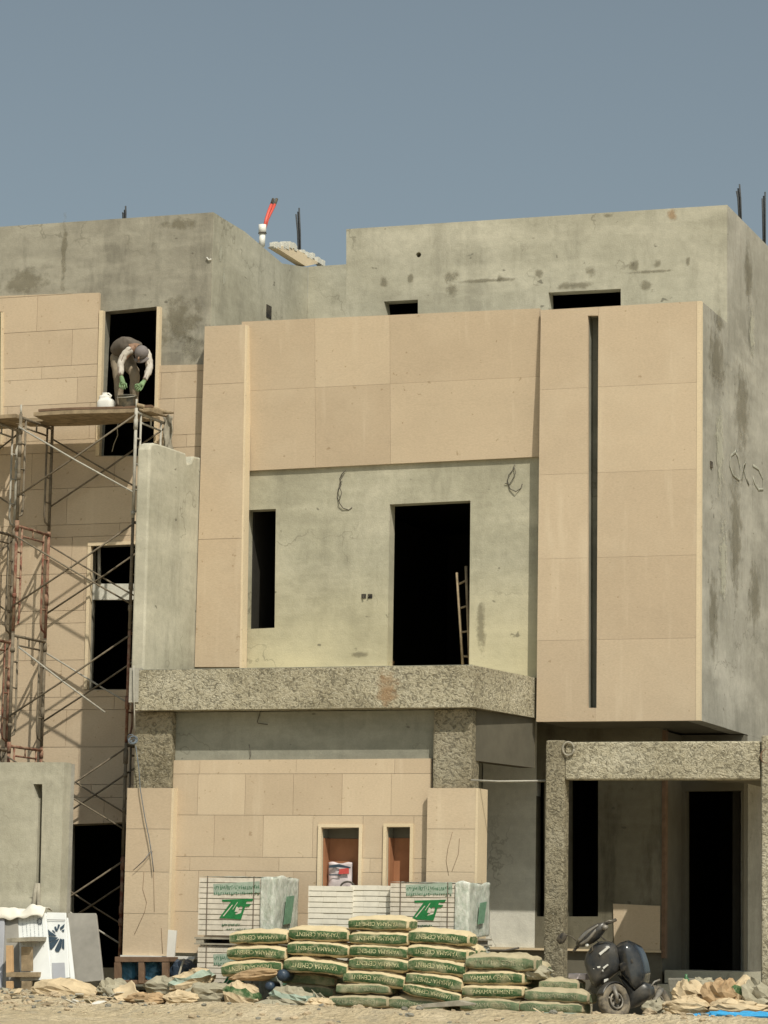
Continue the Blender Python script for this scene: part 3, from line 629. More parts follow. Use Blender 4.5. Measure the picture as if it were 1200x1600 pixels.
m = MB(); m.tube([U(409, 385, X=-2.68), U(410, 366, X=-2.68)], .045, 12); m.tube([U(410, 366, X=-2.68), U(410, 351, X=-2.68)], .055, 12); m.build('pipe', 'pvc', pv)
m = MB(); m.tube([U(410, 365.5, X=-2.68), U(410, 363.5, X=-2.68)], .06, 12); m.build('pipe_collar', 'black', pv)
for d in (0, 5):
    m = MB(); m.tube([U(a+d*k, b, X=-2.68) for a, b, k in ((413, 356, .2), (416, 342, .4), (420, 330, .8), (424, 320, 1))], .024, 8); c = m.build('conduit', 'conduit', pv)
    m = MB(); m.tube([U(424+d, 320, X=-2.68), U(427+d*1.1, 311, X=-2.68)], .022, 8); m.build('conduit_tip', 'black', c)
# ================================================================== SCAFFOLD
YS0, YS1 = -1.04, -.10
ZTOP = U(213, 640, Y=YS0).z; LV = 1.455
def scaffold(loc_x, xsR, levelsL, levelsR, label, loose=False):
    xl, xr = loc_x, xsR
    root = empty('scaffold', ((xl+xr)/2, (YS0+YS1)/2, 0), label, 'scaffolding')
    def frame(x, z0, z1, mat):
        m = MB(); r = .022; y0, y1 = YS0, YS1
        m.tube([(x, y0, z0), (x, y0, z1+.02)], r, 8); m.tube([(x, y1, z0), (x, y1, z1+.02)], r, 8)
        m.tube([(x, y0, z1-.03), (x, y1, z1-.03)], .02, 8); m.tube([(x, y0+.16, z1-.15), (x, y1-.16, z1-.15)], .014, 6)
        for yy, s in ((y0, 1), (y1, -1)):
            m.tube([(x, yy+s*.15, z1-.04), (x, yy+s*.155, z0+.22), (x, yy+s*.12, z0+.13), (x, yy, z0+.09)], .015, 6)
            for k in range(3): zz = z0+.4+k*.34; m.tube([(x, yy, zz), (x, yy+s*.15, zz)], .012, 6)
        m.tube([(x, (y0+y1)/2, z1-.03), (x, (y0+y1)/2, z1-.15)], .012, 6)
        for k in range(4):     # mortar lumps
            zz = random.uniform(z0, z1); yy = random.choice((y0, y1)); m.tube([(x, yy, zz), (x, yy, zz+random.uniform(.04, .16))], random.uniform(.026, .034), 7)
        m.build('frame', mat, root)
    def brace(a, b, mat='scaf'):
        m = MB(); a, b = Vector(a), Vector(b); mid = (a+b)/2+Vector((0, 0, -.012)); m.tube([a, mid, b], .0125, 6); m.build('cross_brace', mat, root)
    mats = ['scaf', 'scaf_red', 'scaf', 'scaf_red', 'scaf_red', 'scaf']
    for k in range(max(levelsL, levelsR)):
        z1 = ZTOP-k*LV; z0 = max(z1-LV, 0)
        if k < levelsL: frame(xl, z0, z1, mats[k])
        if k < levelsR: frame(xr, z0, z1, mats[(k+1) % 2 + (0 if k else -1)] if k else 'scaf_lt')
        if z1-z0 > 1:
            for y, sgn in ((YS0-.02, 1), (YS1+.02, -1)):
                lo, hi = z0+.36, z1-.17
                lt = 'scaf_lt' if (sgn > 0 and k % 2 == 0) or k == 2 else 'scaf'
                brace((xl, y, lo), (xr, y, hi+.1), 'scaf')
                if loose and k == 2 and sgn > 0:
                    p, q = U(29, 1011, Y=y), U(164, 1113, Y=y); brace(p, q, 'scaf_lt')
                else: brace((xl, y-.02*sgn, hi), (xr, y-.02*sgn, lo), lt)
    for x in (xl, xr):
        m = MB(); m.tube([(x, YS0, ZTOP), (x, YS0, ZTOP+.14)], .014, 6); m.build('coupling_pin', 'scaf_lt', root)
    return root
XSL, XSR = Xr(33, 640, YS0), Xr(213, 640, YS0)
scaffold(XSL, XSR, 5, 5, 'cement spattered steel scaffold tower in front of the worker\'s window, grey and red frames', True)
XS2 = Xr(-22, 640, YS0)
scaffold(XS2-1.5, XS2, 5, 5, 'scaffold tower cut off by the left picture edge, beside the one under the worker')
def plank(name, pxl, pxr, y0, y1, z, th, mat, label, group='planks laid across the scaffold tops', dz=0):
    xa, xb = Xr(pxl, 640, (y0+y1)/2), Xr(pxr, 640, (y0+y1)/2)
    m = MB(); n = 8
    def f(x): return z+.01*math.sin(x*3+y0*5)
    pts = [(xa+(xb-xa)*i/n) for i in range(n+1)]
    for i in range(n):
        a, b = pts[i], pts[i+1]; w = .006
        q = lambda x: [(x, y0, f(x)+dz*(x-xa)), (x, y1, f(x)+dz*(x-xa)), (x, y1, f(x)+th+dz*(x-xa)), (x, y0, f(x)+th+dz*(x-xa))]
        v = q(a)+q(b); fs = [(0, 1, 5, 4), (1, 2, 6, 5), (2, 3, 7, 6), (3, 0, 4, 7)]
        if i == 0: fs.append((3, 2, 1, 0))
        if i == n-1: fs.append((4, 5, 6, 7))
        m.add(v, fs, 0, .5)
    return tag(m.build(name, mat), label, 'plank', group)
zt = ZTOP+.0
plank('plank', 58, 241, -.92, -.72, zt, .05, 'plank', 'front board of the scaffold deck, directly below the bucket')
plank('plank', 64, 250, -.71, -.51, zt+.004, .05, 'plank', 'second board of the scaffold deck, just behind the front one')
plank('plank', 40, 226, -.50, -.31, zt, .05, 'plank', 'third board of the scaffold deck, under the worker')
plank('plank', 44, 246, -.30, -.115, zt+.002, .05, 'plank', 'rearmost board of the scaffold deck, nearest the window')
plank('plank', 62, 238, -.90, -.82, zt+.06, .03, 'brownwood', 'narrow dark batten lying along the top of the front deck board')
plank('plank', -200, 36, -.92, -.52, zt, .05, 'plank', 'front board on the left picture edge scaffold')
plank('plank', -200, 32, -.50, -.12, zt, .05, 'plank', 'rear board on the left picture edge scaffold')
m = MB()
p = [U(a, b, Y=c) for a, b, c in ((215, 633, -1.05), (228, 637, -.8), (240, 640, -.6), (258, 644, -.25), (272, 645, -.2))]
m.tube(p, [.03, .035, .045, .03, .012], 7); m.tube([q+Vector((0, .04, -.05)) for q in p[:4]], [.02, .025, .02, .016], 6)
tag(m.build('branch_pole', 'plank'), 'rough crooked timber lashed to the right end of the scaffold deck', 'pole')
m = MB()
def rag(u, v):
    a, b = U(262, 650, Y=-.16), U(264, 706, Y=-.14); p = a.lerp(b, v); wd = .16*(1-.35*v)
    return p+Vector(((u-.5)*wd+.02*math.sin(v*9+u*4), .05*math.sin(u*9+v*5), .02*math.sin(u*13)))
m.grid(rag, 8, 14); tag(m.build('sacking', 'plank_grey', solid=.006), 'torn grey sacking hanging from the scaffold corner above the fin wall', 'rag')
pp = [U(a, b, Y=.0) for a, b in ((187, 652), (183, 668), (184, 680), (178, 694), (175, 706))]
m = MB(); m.tube(pp, .007, 6); tag(m.build('rope', 'plank_grey'), 'thin pale rope dangling in the dark opening under the scaffold deck', 'rope')

# ================================================================== BUCKET, JUG
DK = ZTOP+.055
def lathe(mb, c, prof, n=24, mi=0, ax=None):
    def f(u, v):
        k = v*(len(prof)-1); i = min(int(k), len(prof)-2); t = k-i; r = prof[i][0]*(1-t)+prof[i+1][0]*t; z = prof[i][1]*(1-t)+prof[i+1][1]*t
        return Vector(c)+Vector((r*math.cos(u*2*math.pi), r*math.sin(u*2*math.pi), z))
    mb.grid(f, n, len(prof)-1, mi, True, True); return mb
bp = U(199, 626, Y=-.80); bp.z = DK+.003
bk = empty('bucket', bp, 'cement caked black rubber bucket on the deck under the worker\'s hands', 'bucket')
m = MB(); lathe(m, bp, [(.001, .0), (.09, 0), (.10, .01), (.125, .165), (.132, .17), (.13, .178), (.118, .17), (.10, .06), (.001, .055)]); m.build('body', 'bucket', bk)
m = MB(); m.tube([bp+Vector((.128*math.cos(t), -.03-.10*math.sin(t), .165-.03*math.sin(t))) for t in [k*math.pi/8 for k in range(9)]], .005, 6); m.build('handle', 'scaf_lt', bk)
jp = U(166, 628, Y=-.62); jp.z = DK+.004
jg = empty('jug', jp, 'white plastic container standing left of the bucket', 'container')
m = MB()
def jf(u, v):
    pr = [(.001, 0), (.105, 0), (.115, .02), (.115, .14), (.10, .17), (.075, .19), (.07, .23), (.035, .24), (.035, .27), (.001, .27)]
    k = v*(len(pr)-1); i = min(int(k), len(pr)-2); t = k-i; r = pr[i][0]*(1-t)+pr[i+1][0]*t; z = pr[i][1]*(1-t)+pr[i+1][1]*t
    a = u*2*math.pi; ca, sa = math.cos(a), math.sin(a); q = (abs(ca)**4+abs(sa)**4)**-.25
    return jp+Vector((r*ca*q-.02*(z > .18), r*sa*q*.7, z))
m.grid(jf, 24, 18, 0, True, True); m.build('body', 'white', jg)
m = MB(); m.tube([jp+Vector((.045, 0, .18)), jp+Vector((.07, 0, .23)), jp+Vector((.03, 0, .26)), jp+Vector((-.01, 0, .255))], .012, 8); m.build('handle', 'white', jg)

# ================================================================== PERSON
def skin(name, chains, mat, par, sub=2, rootidx=0):
    """chains: list of list of (pos, radius|(rx,ry)); chains joined where they share identical positions"""
    vs_, rr, es, idx = [], [], [], {}
    for ch in chains:
        prev = None
        for p, r in ch:
            key = tuple(round(c, 4) for c in p)
            if key not in idx: idx[key] = len(vs_); vs_.append(Vector(p)); rr.append(r)
            i = idx[key]
            if prev is not None and prev != i: es.append((prev, i))
            prev = i
    me = bpy.data.meshes.new(name); org = origin(par); me.from_pydata([v-org for v in vs_], es, [])
    me.materials.append(M[mat]); o = bpy.data.objects.new(name, me); C.objects.link(o); o.parent = par
    o.modifiers.new('skin', 'SKIN').use_smooth_shade = True
    sv = me.skin_vertices[0].data if me.skin_vertices else None
    if sv is None:
        bm = bmesh.new(); bm.from_mesh(me); ly = bm.verts.layers.skin.verify(); bm.to_mesh(me); bm.free(); sv = me.skin_vertices[0].data
    for i, r in enumerate(rr): sv[i].radius = r if isinstance(r, tuple) else (r, r); sv[i].use_root = (i == rootidx)
    s_ = o.modifiers.new('sub', 'SUBSURF'); s_.levels = sub; s_.render_levels = sub
    if mat in ('shirt', 'sleeve', 'trouser'):
        s_.levels = s_.render_levels = 3; d_ = o.modifiers.new('creases', 'DISPLACE'); t_ = bpy.data.textures.new('creases', 'CLOUDS'); t_.noise_scale = .075; t_.noise_depth = 1; d_.texture = t_; d_.strength = .022; d_.mid_level = .5
    return o
def Z4(x, y, Y): return U(160+x/12, 510+y/12, Y=Y+.10)
foot_z = DK+.002
pr = empty('person', (U(190, 600, Y=-.4).x, -.4, DK), 'worker in taupe shirt, grey cap and green gloves bending over a bucket on the scaffold', 'person')
pel = Z4(315, 560, -.42); sp1 = Z4(330, 420, -.46); sp2 = Z4(450, 345, -.54); sp3 = Z4(600, 370, -.62); nk = Z4(680, 430, -.70); hd = Z4(740, 490, -.76)
shL = Z4(560, 420, -.72); elL = Z4(345, 680, -.80); wrL = Z4(345, 930, -.88); hL = Z4(385, 1030, -.92)
shR = Z4(790, 450, -.58); elR = Z4(885, 770, -.70); wrR = Z4(800, 1010, -.84); hR = Z4(735, 1080, -.90)
hpL = Z4(270, 620, -.44); hpR = Z4(500, 640, -.44); knL = Z4(300, 900, -.56); knR = Z4(610, 880, -.60)
ftL = Vector((Z4(340, 1100, -.52).x, -.42, foot_z+.09)); ftR = Vector((Z4(600, 1100, -.52).x, -.42, foot_z+.09))
hd_dir = (hd-nk).normalized()
# bare body: head and neck, one surface
head = hd+Vector((0, -.01, -.03))
o = skin('body', [[(nk, .045), (nk.lerp(head, .5), .05), (head, .078), (head+Vector((.0, -.035, -.075)), .052)],
                  [(nk, .045), (sp3, .07), (sp2, .08), (sp1, .08), (pel, .09)],
                  [(sp3, .07), (shL, .045), (elL, .034), (wrL, .024)], [(sp3, .07), (shR, .045), (elR, .034), (wrR, .024)],
                  [(pel, .09), (hpL, .065), (knL, .045), (ftL, .035), (ftL+Vector((.02, -.13, -.055)), .03)], [(pel, .09), (hpR, .065), (knR, .045), (ftR, .035), (ftR+Vector((.02, -.13, -.055)), .03)]], 'skin', pr, 2, 0)
skin('shirt', [[(pel+Vector((0, 0, .03)), .145), (sp1, .15), (sp2, .145), (sp3, .13), (nk.lerp(sp3, .45), .085)], [(sp3, .13), (shL.lerp(sp3, .3), .075)], [(sp3, .13), (shR.lerp(sp3, .2), .07)]], 'shirt', pr)
for a, e, w_ in ((shL, elL, wrL), (shR, elR, wrR)):
    mid = a.lerp(e, .55)+Vector((-.02 if a is shL else .02, 0, .03))
    sl = skin('sleeve', [[(a, .068), (mid, .056), (e, .052), (e.lerp(w_, .5), .046), (w_, .038)]], 'sleeve', pr)
    for k in (-1, 0, 1):
        m = MB(); off = Vector((k*.022, -.052, .0)); P_ = [a, a.lerp(mid, .5), mid, mid.lerp(e, .5), e, e.lerp(w_, .33), e.lerp(w_, .66), w_]
        m.tube([q+off*(1-.28*i/7)*Vector((1, 1, 1)).x for i, q in enumerate(P_)], .0035, 5); st = m.build('stripe', 'stripe', sl)
tr = skin('trousers', [[(pel+Vector((-.01, 0, .05)), .115), (hpL, .105), (hpL.lerp(knL, .5), .085), (knL, .072), (knL.lerp(ftL, .6), .062), (ftL, .058)]], 'trouser', pr)
tr2 = skin('trouser_leg', [[(pel+Vector((.02, .01, .05)), .11), (pel.lerp(hpR, .6)+Vector((.02, 0, 0)), .115), (hpR+Vector((0, 0, -.05)), .10), (knR, .076), (knR.lerp(ftR, .6), .064), (ftR, .058)]], 'trouser', tr)
for f_ in (ftL, ftR):
    skin('shoe', [[(f_+Vector((0, .03, -.045)), .045), (f_+Vector((0, -.06, -.05)), .045), (f_+Vector((.01, -.15, -.06)), .035)]], 'black', pr, 1)
for h, w_, sgn, tgt in ((hL, wrL, 1, Vector((.03, -.02, -.10))), (hR, wrR, -1, Vector((-.07, -.02, -.06)))):
    d = tgt.normalized(); sdir = d.cross(Vector((0, -1, 0))).normalized()
    ch = [[(w_, .036), (w_.lerp(h, .5), .031), (h, .034), (h+d*.04, .030)]]
    knu = h+d*.04
    for k, (o_, ln) in enumerate(((-.038, .070), (-.013, .082), (.013, .078), (.037, .060))):
        b = knu+sdir*o_*1.1; c1 = b+d*ln*.5+Vector((0, -.012, 0)); c2 = c1+d*ln*.35+Vector((0, .018, -.016)); ch.append([(knu, .030), (b+d*.012, .0115), (c1, .0105), (c2, .009)])
    tb = h+sdir*.035*sgn; ch.append([(h, .04), (tb, .014), (tb+d*.035+sdir*.02*sgn, .011), (tb+d*.075+sdir*.03*sgn, .009)])
    skin('glove', ch, 'glove', pr, 1)
# cap, face features, hair
cp_ = MB(); c0 = head+Vector((.008, -.012, .022))
def capf(u, v):
    a = u*2*math.pi; e = v*math.pi*.56; r = .098
    l = Vector((math.cos(a)*math.sin(e)*.95, math.sin(a)*math.sin(e), math.cos(e)))*r
    return c0+Matrix.Rotation(math.radians(58), 3, 'X')@l
cp_.grid(capf, 28, 12, 0, True, True); cap = cp_.build('cap', 'cap', pr, solid=.004)
b_ = MB()
def brim(u, v):
    a = (u-.5)*2.0; r = .088+.055*v
    l = Vector((math.sin(a)*r*.95, -math.cos(a)*r, -.055-.02*v))
    return c0+Matrix.Rotation(math.radians(66), 3, 'X')@(l+Vector((0, 0, .04)))
b_.grid(brim, 12, 3); b_.build('peak', 'cap', cap, solid=.004)
fc = head+Vector((.0, -.055, -.075))
m = MB(); m.tube([fc+Vector((0, -.02, .03)), fc+Vector((0, -.045, .0)), fc+Vector((0, -.02, -.012))], [.010, .014, .010], 8); m.build('nose', 'skin', pr)
for s_ in (-1, 1):
    m = MB(); m.grid(lambda u, v: fc+Vector((s_*.028+.011*math.cos(u*6.283)*math.sin(v*3.1416), -.024+.007*math.sin(u*6.283)*math.sin(v*3.1416), .03+.007*math.cos(v*3.1416))), 10, 6, 0, True, True); m.build('eye', 'black', pr)
    m = MB(); m.grid(lambda u, v: head+Vector((s_*.078+.012*math.cos(u*6.283)*math.sin(v*3.1416), -.0+.022*math.sin(u*6.283)*math.sin(v*3.1416), -.02+.03*math.cos(v*3.1416))), 10, 6, 0, True, True); m.build('ear', 'skin', pr)
m = MB(); m.tube([fc+Vector((-.024, -.028, -.034)), fc+Vector((0, -.036, -.036)), fc+Vector((.024, -.028, -.034))], .005, 6); m.build('mouth', 'terracotta_dk', pr)
m = MB(); m.tube([Z4(640, 420, -.78), Z4(690, 375, -.82), Z4(735, 348, -.80)], [.012, .022, .012], 8); m.build('collar', 'black', pr)

# ================================================================== LADDER IN THE TERRACE DOOR
ld = empty('ladder', U(726, 1037, Y=.35), 'short wooden ladder leaning inside the tall terrace doorway', 'ladder')
for a, b in (((714, 895), (723, 1038)), ((728, 885), (734, 1040))):
    m = MB(); m.tube([U(*a, Y=.40), U(*b, Y=.24)], .02, 6); m.build('rail', 'plank', ld)
for k in range(4):
    t = .13+k*.26; m = MB(); m.tube([U(714+9*t, 895+143*t, Y=.40-.16*t), U(728+6*t, 887+153*t, Y=.40-.16*t)], .014, 6); m.build('rung', 'plank', ld)

# ================================================================== CEMENT BAGS
def textmesh(txt):
    cu = bpy.data.curves.new('t', 'FONT'); cu.body = txt; cu.align_x = 'CENTER'; cu.align_y = 'CENTER'; cu.size = 1
    ob = bpy.data.objects.new('t', cu); C.objects.link(ob); dg = bpy.context.evaluated_depsgraph_get()
    me = bpy.data.meshes.new_from_object(ob.evaluated_get(dg)); v = [tuple(p.co) for p in me.vertices]; f = [tuple(p.vertices) for p in me.polygons]
    bpy.data.objects.remove(ob); bpy.data.meshes.remove(me)
    a = np.array(v); mn, mx = a.min(0), a.max(0); a = (a-(mn+mx)/2)/(mx-mn+1e-9)*2
    return a, f
TXT = textmesh('YAMAMA CEMENT')
def bag(xl, yl, xr, yr, h, bow, label, Y=-3.25, dull=False, text=True, W=.40, yawd=None, flip=True, lump=.018, e=4.2):
    """xl,yl / xr,yr: picture position of the top corners of the front side; h its height there."""
    a, b = U(xl, yl, Y=Y), U(xr, yr, Y=Y); a2 = U(xl, yl+h, Y=Y)
    L = (b-a).length; H = a.z-a2.z; ang = math.atan2(b.z-a.z, b.x-a.x)
    root_loc = (a+b)/2+Vector((0, W/2, -H/2)); seed = random.random()*50
    root = empty('cement_bag', root_loc, label, 'cement bag', 'cement bags stacked in front of the middle house')
    root.rotation_euler = (0, -ang, math.radians(random.uniform(-2.5, 2.5) if yawd is None else yawd))
    ex = 2/e
    def surf(x, y0, z0):      # x in -1..1, y0,z0 unit cross section
        tp = 1-.22*abs(x)**7; s = 1-.06*abs(x)**6
        zz = H/2*z0*tp+(-bow*(x*x)+bow*.35)
        top = .026*max(0, z0)*(1-y0*y0)*(1-x**4)
        n_ = noise.noise(Vector((x*2.2+seed, y0*1.5, z0*1.5)))*lump+noise.noise(Vector((x*6+seed, y0*4, z0*4)))*lump*.55+(abs(noise.noise(Vector((x*11+seed*2, y0*3, z0*2))))-.2)*-.014*(.35+x*x)
        return Vector((x*L/2*(1-.03*(1-abs(z0))*0), (y0*W/2)*s+n_*.6*(1 if y0 > 0 else -1), zz+top+n_*z0))
    def f(u, v):
        t = u*2*math.pi; c, s_ = math.cos(t), math.sin(t); y0 = math.copysign(abs(c)**ex, c); z0 = math.copysign(abs(s_)**ex, s_)
        x = -1+2*v
        x = math.copysign(1-(1-abs(x))**1.0, x)
        return surf(x, y0, z0)
    def mf(u, v):
        t = (u*360) % 180; t = min(t, 180-t); up_ = (u*360) % 360 < 180
        return 1 if t < (24 if up_ else 26) else 0
    m = MB(); m.grid(f, 36, 18, 0, True, True, mf)
    # end caps
    for sg in (-1, 1):
        ring = [f(k/36, 0 if sg < 0 else 1) for k in range(36)]; cen = sum(ring, Vector())/36+Vector((sg*.012, 0, 0)); ins = [cen+(p-cen)*.72+Vector((sg*.012, 0, 0)) for p in ring]
        n0 = len(m.v); m.add(ring+ins+[cen+Vector((sg*.004, 0, 0))], [(k, (k+1) % 36, 36+(k+1) % 36, 36+k) for k in range(36)], 0, .5, True)
        m.add(ins+[cen+Vector((sg*.004, 0, 0))], [(k, (k+1) % 36, 36) for k in range(36)], 1, .5, True)
    d = 'bagd' if dull else 'bag'
    m.build('sack', [d+'_tan', d+'_green'], root, local=True)
    if text:
        tv, tf = TXT; k = MB(); sx, sz = .74, .30; sc = -1 if flip else 1; vv = []
        for p in tv:
            x = p[0]*sc*sx; z0 = p[1]*sc*sz+.02; y0 = -(1-abs(z0)**e)**(1/e); q = surf(x, y0, z0); vv.append(q+Vector((0, -.0035, 0)))
        k.add(vv, tf, 0, .5); k.build('lettering', d+'_text', root, local=True)
    return root
cn = ['leftmost', 'second', 'third', 'fourth', 'fifth', 'sixth']
def col(i, lst, names):
    for q, nm in zip(lst, names): bag(*q[:6], nm+' of the '+cn[i]+' column from the left of cement bags', **(q[6] if len(q) > 6 else {}))
col(0, [(358, 1456, 447, 1454, 20, .004), (354, 1477, 445, 1479, 22, .014), (345, 1504, 438, 1498, 23, .012)], ['top bag', 'middle bag with arched back', 'bottom bag with sloping left end'])
col(1, [(451, 1448, 543, 1451, 22, .003), (449, 1469, 544, 1474, 23, .012), (443, 1494, 541, 1503, 24, .02, dict(lump=.02)), (440, 1519, 522, 1524, 18, .01, dict(Y=-3.02, dull=True, text=False)), (440, 1537, 520, 1541, 18, .01, dict(Y=-3.02, dull=True, text=False)), (440, 1556, 520, 1559, 22, .01, dict(Y=-3.0, dull=True, text=False))],
    ['top bag', 'second bag down', 'fat sagging bag third down', 'shaded fourth bag', 'shaded fifth bag', 'shaded bottom bag'])
col(2, [(544, 1433, 635, 1434, 21, .004), (545, 1455, 637, 1457, 21, .003, dict(yawd=-3)), (546, 1474, 636, 1478, 22, .008), (545, 1493, 637, 1498, 22, .008), (536, 1513, 630, 1523, 23, .02, dict(lump=.016)), (525, 1535, 607, 1537, 18, .006, dict(dull=True, flip=False)), (513, 1555, 604, 1556, 19, .006, dict(dull=True, flip=False))],
    ['topmost bag', 'second bag down', 'third bag down', 'fourth bag down', 'arched fifth bag down', 'dusty sixth bag', 'dusty bottom bag'])
col(3, [(638, 1451, 730, 1457, 22, .01), (636, 1474, 727, 1481, 23, .013), (637, 1494, 725, 1503, 24, .012), (634, 1515, 721, 1528, 24, .008), (629, 1533, 718, 1551, 20, .004), (608, 1556, 690, 1561, 22, .006, dict(dull=True, flip=False, Y=-3.2))],
    ['topmost bag', 'second bag down', 'third bag down', 'tilted fourth bag', 'steeply tilted fifth bag', 'dusty bottom bag'])
col(4, [(727, 1491, 832, 1494, 24, .010, dict(lump=.035, flip=False, dull=True)), (723, 1517, 816, 1517, 22, .003, dict(flip=False)), (722, 1539, 816, 1540, 21, .003, dict(flip=False)), (718, 1558, 810, 1561, 23, .004, dict(flip=False, dull=True))],
    ['crumpled top bag', 'second bag down', 'third bag down', 'bottom bag'])
col(5, [(842, 1529, 902, 1532, 17, .004, dict(W=.34, flip=False, dull=True, Y=-3.1)), (820, 1544, 918, 1549, 20, .008, dict(flip=False, dull=True)), (812, 1563, 908, 1566, 21, .004, dict(flip=False, dull=True))],
    ['short top bag', 'middle bag', 'bottom bag'])
bag(700, 1476, 745, 1479, 24, .01, 'half hidden bag in the back row behind the fourth column, second level', Y=-2.84, text=False, W=.36, lump=.03)
bag(795, 1500, 848, 1506, 22, .01, 'half hidden bag in the back row behind the fifth column', Y=-2.80, text=False, W=.36, lump=.03, dull=True)
bag(700, 1500, 748, 1504, 24, .01, 'half hidden bag in the back row behind the fourth column, third level', Y=-2.84, text=False, W=.36, lump=.02)
bag(760, 1522, 848, 1524, 24, .01, 'lower half hidden bag in the back row behind the fifth column', Y=-2.80, text=False, W=.36, lump=.02, dull=True)
bag(690, 1525, 748, 1528, 50, .01, 'lowest back row bag behind the fourth column, standing fatter', Y=-2.84, text=False, W=.36, lump=.02, dull=True)

# ================================================================== WRAPPED BLOCK STACKS
def facequad(m, pts, Y, th=.004, mi=0):
    m.prism([U(a, b, Y=Y) for a, b in pts], (0, th, 0), mi)
def stack(px0, px1, py0, py1, Y, dep, label, name='block_stack', wrap=True, ref=None, courses=11, mat='block', group='wrapped block stacks', cat='block stack', split=0):
    a, b = U(px0, py0, Y=Y), U(px1, py1, Y=Y); x0, x1, zt, zb = a.x, b.x, a.z, b.z
    root = empty(name, ((x0+x1)/2, Y+dep/2, zb), label, cat, group)
    m = MB(); n = courses; h = (zt-zb-.0)/n
    for i in range(n):
        j = random.uniform(-.003, .003); xm = [x0]+[x0+(x1-x0)*(k+.0)/3+random.uniform(-.02, .02) for k in (1, 2)]+[x1]
        for q in range(3): m.box((xm[q]+.001+j, Y+random.uniform(0, .004), zb+i*h+.001), (xm[q+1]-.001+j, Y+dep, zb+(i+1)*h-random.uniform(.005, .011)))
    m.build('blocks', mat, root, bevel=0)
    m = MB(); m.box((x0+.012, Y+.012, zb+.01), (x1-.012, Y+dep-.012, zt-.015)); m.build('block_core', 'paper_gr', root)
    if wrap:
        pr_ = MB(); dx = ref[0]; dy = ref[1]
        def z1(x, y): return (300+x/7.06+dx, 1360+y/7.06+dy)
        facequad(pr_, [z1(*q) for q in ((330, 322), (680, 312), (662, 342), (335, 346))], Y-.005)
        facequad(pr_, [z1(*q) for q in ((432, 345), (560, 342), (500, 440), (440, 535), (300, 525), (395, 395))], Y-.0055)
        facequad(pr_, [z1(*q) for q in ((562, 342), (602, 340), (594, 368), (650, 372), (628, 398), (585, 402), (540, 542), (442, 536), (470, 490), (540, 470), (560, 400), (525, 395))], Y-.006)
        pr_.build('green_emblem', 'green', root)
        wt = MB()
        for q in (((470, 455), (492, 398), (522, 420), (505, 458)), ((440, 380), (452, 380), (352, 505), (338, 505)), ((500, 350), (507, 350), (452, 430), (445, 430))): facequad(wt, [z1(*t) for t in q], Y-.008)
        wt.build('emblem_gap', 'block', root)
        tx = MB(); rnd = random.Random(5)
        for (ya, yb, xa, xb, st) in ((160, 215, 245, 745, 21), (235, 272, 240, 740, 24), (590, 615, 330, 520, 20), (640, 655, 380, 660, 24)):
            x = xa
            while x < xb:
                for k in range(2):
                    p0 = (x+rnd.uniform(0, 10), rnd.uniform(ya, ya+(yb-ya)*.4)); p1 = (x+rnd.uniform(0, 20)-4, rnd.uniform(ya+(yb-ya)*.6, yb)); w_ = 4
                    facequad(tx, [z1(p0[0], p0[1]), z1(p0[0]+w_, p0[1]), z1(p1[0]+w_, p1[1]), z1(p1[0], p1[1])], Y-.005)
                if rnd.random() < .5: y_ = rnd.uniform(ya, yb); facequad(tx, [z1(x, y_), z1(x+18, y_-3), z1(x+18, y_+2), z1(x, y_+5)], Y-.005)
                x += st
        tag(tx.build('faded_lettering', 'green_dk', root), kind='stuff')
        fp = MB()
        facequad(fp, [z1(*t) for t in ((235, 150), (745, 120), (750, 245), (240, 270))], Y-.003, .002); fp.build('faded_print', 'green_fade', root)
        # film drawn over the right side and top
        fm = MB(); sd_ = random.random()*9
        def ff(u, v):
            # u across: from front face over the right side; v up
            xx = x1-.16*(x1-x0)*(1-u/.3) if u < .3 else x1+.012; yy = Y-.012 if u < .3 else Y-.012+(u-.3)/.7*dep
            nz = noise.noise(Vector((u*4+sd_, v*2.5, 1)))*.022+noise.noise(Vector((u*16+sd_, v*5, 3)))*.009
            z = zb+(zt-zb)*v*1.0+.012*math.sin(u*8+sd_)
            return Vector((xx+(abs(nz) if u >= .3 else 0), yy-(abs(nz)*.7 if u < .3 else 0), z+(.02 if v > .99 else 0)*abs(math.sin(u*9))))
        fm.grid(ff, 34, 30); fm.build('stretch_film', 'film', root, solid=.002)
        tf_ = MB()
        def tfn(u, v): return Vector((x0+(x1-x0+.014)*u, Y-.006+(dep+.01)*v, zt+.006+.018*abs(noise.noise(Vector((u*6+sd_, v*5, 7))))*(4*v*(1-v)+.2)))
        tf_.grid(tfn, 24, 12); tf_.build('top_film', 'film', root, solid=.002)
        mk = MB(); ys_, ye_ = Y+dep*.28, Y+dep*.62; mk.prism([(x1+.045, ys_+.1, zt-.22), (x1+.045, ye_+.08, zt-.20), (x1+.045, ye_-.02, zb+.16), (x1+.045, ys_+.02, zb+.14)], (.004, 0, 0)); mk.build('side_print', 'green_soft', root)
        for sx in (.115 if ref[0] < 100 else .13, .74):
            s_ = MB(); xx = x0+(x1-x0)*sx; s_.prism([(xx, Y-.009, zt+.012), (xx+.010, Y-.009, zt+.012), (xx+.010, Y-.009, zb), (xx, Y-.009, zb)], (0, .004, 0)); s_.build('strap', 'strap', root)
    return root
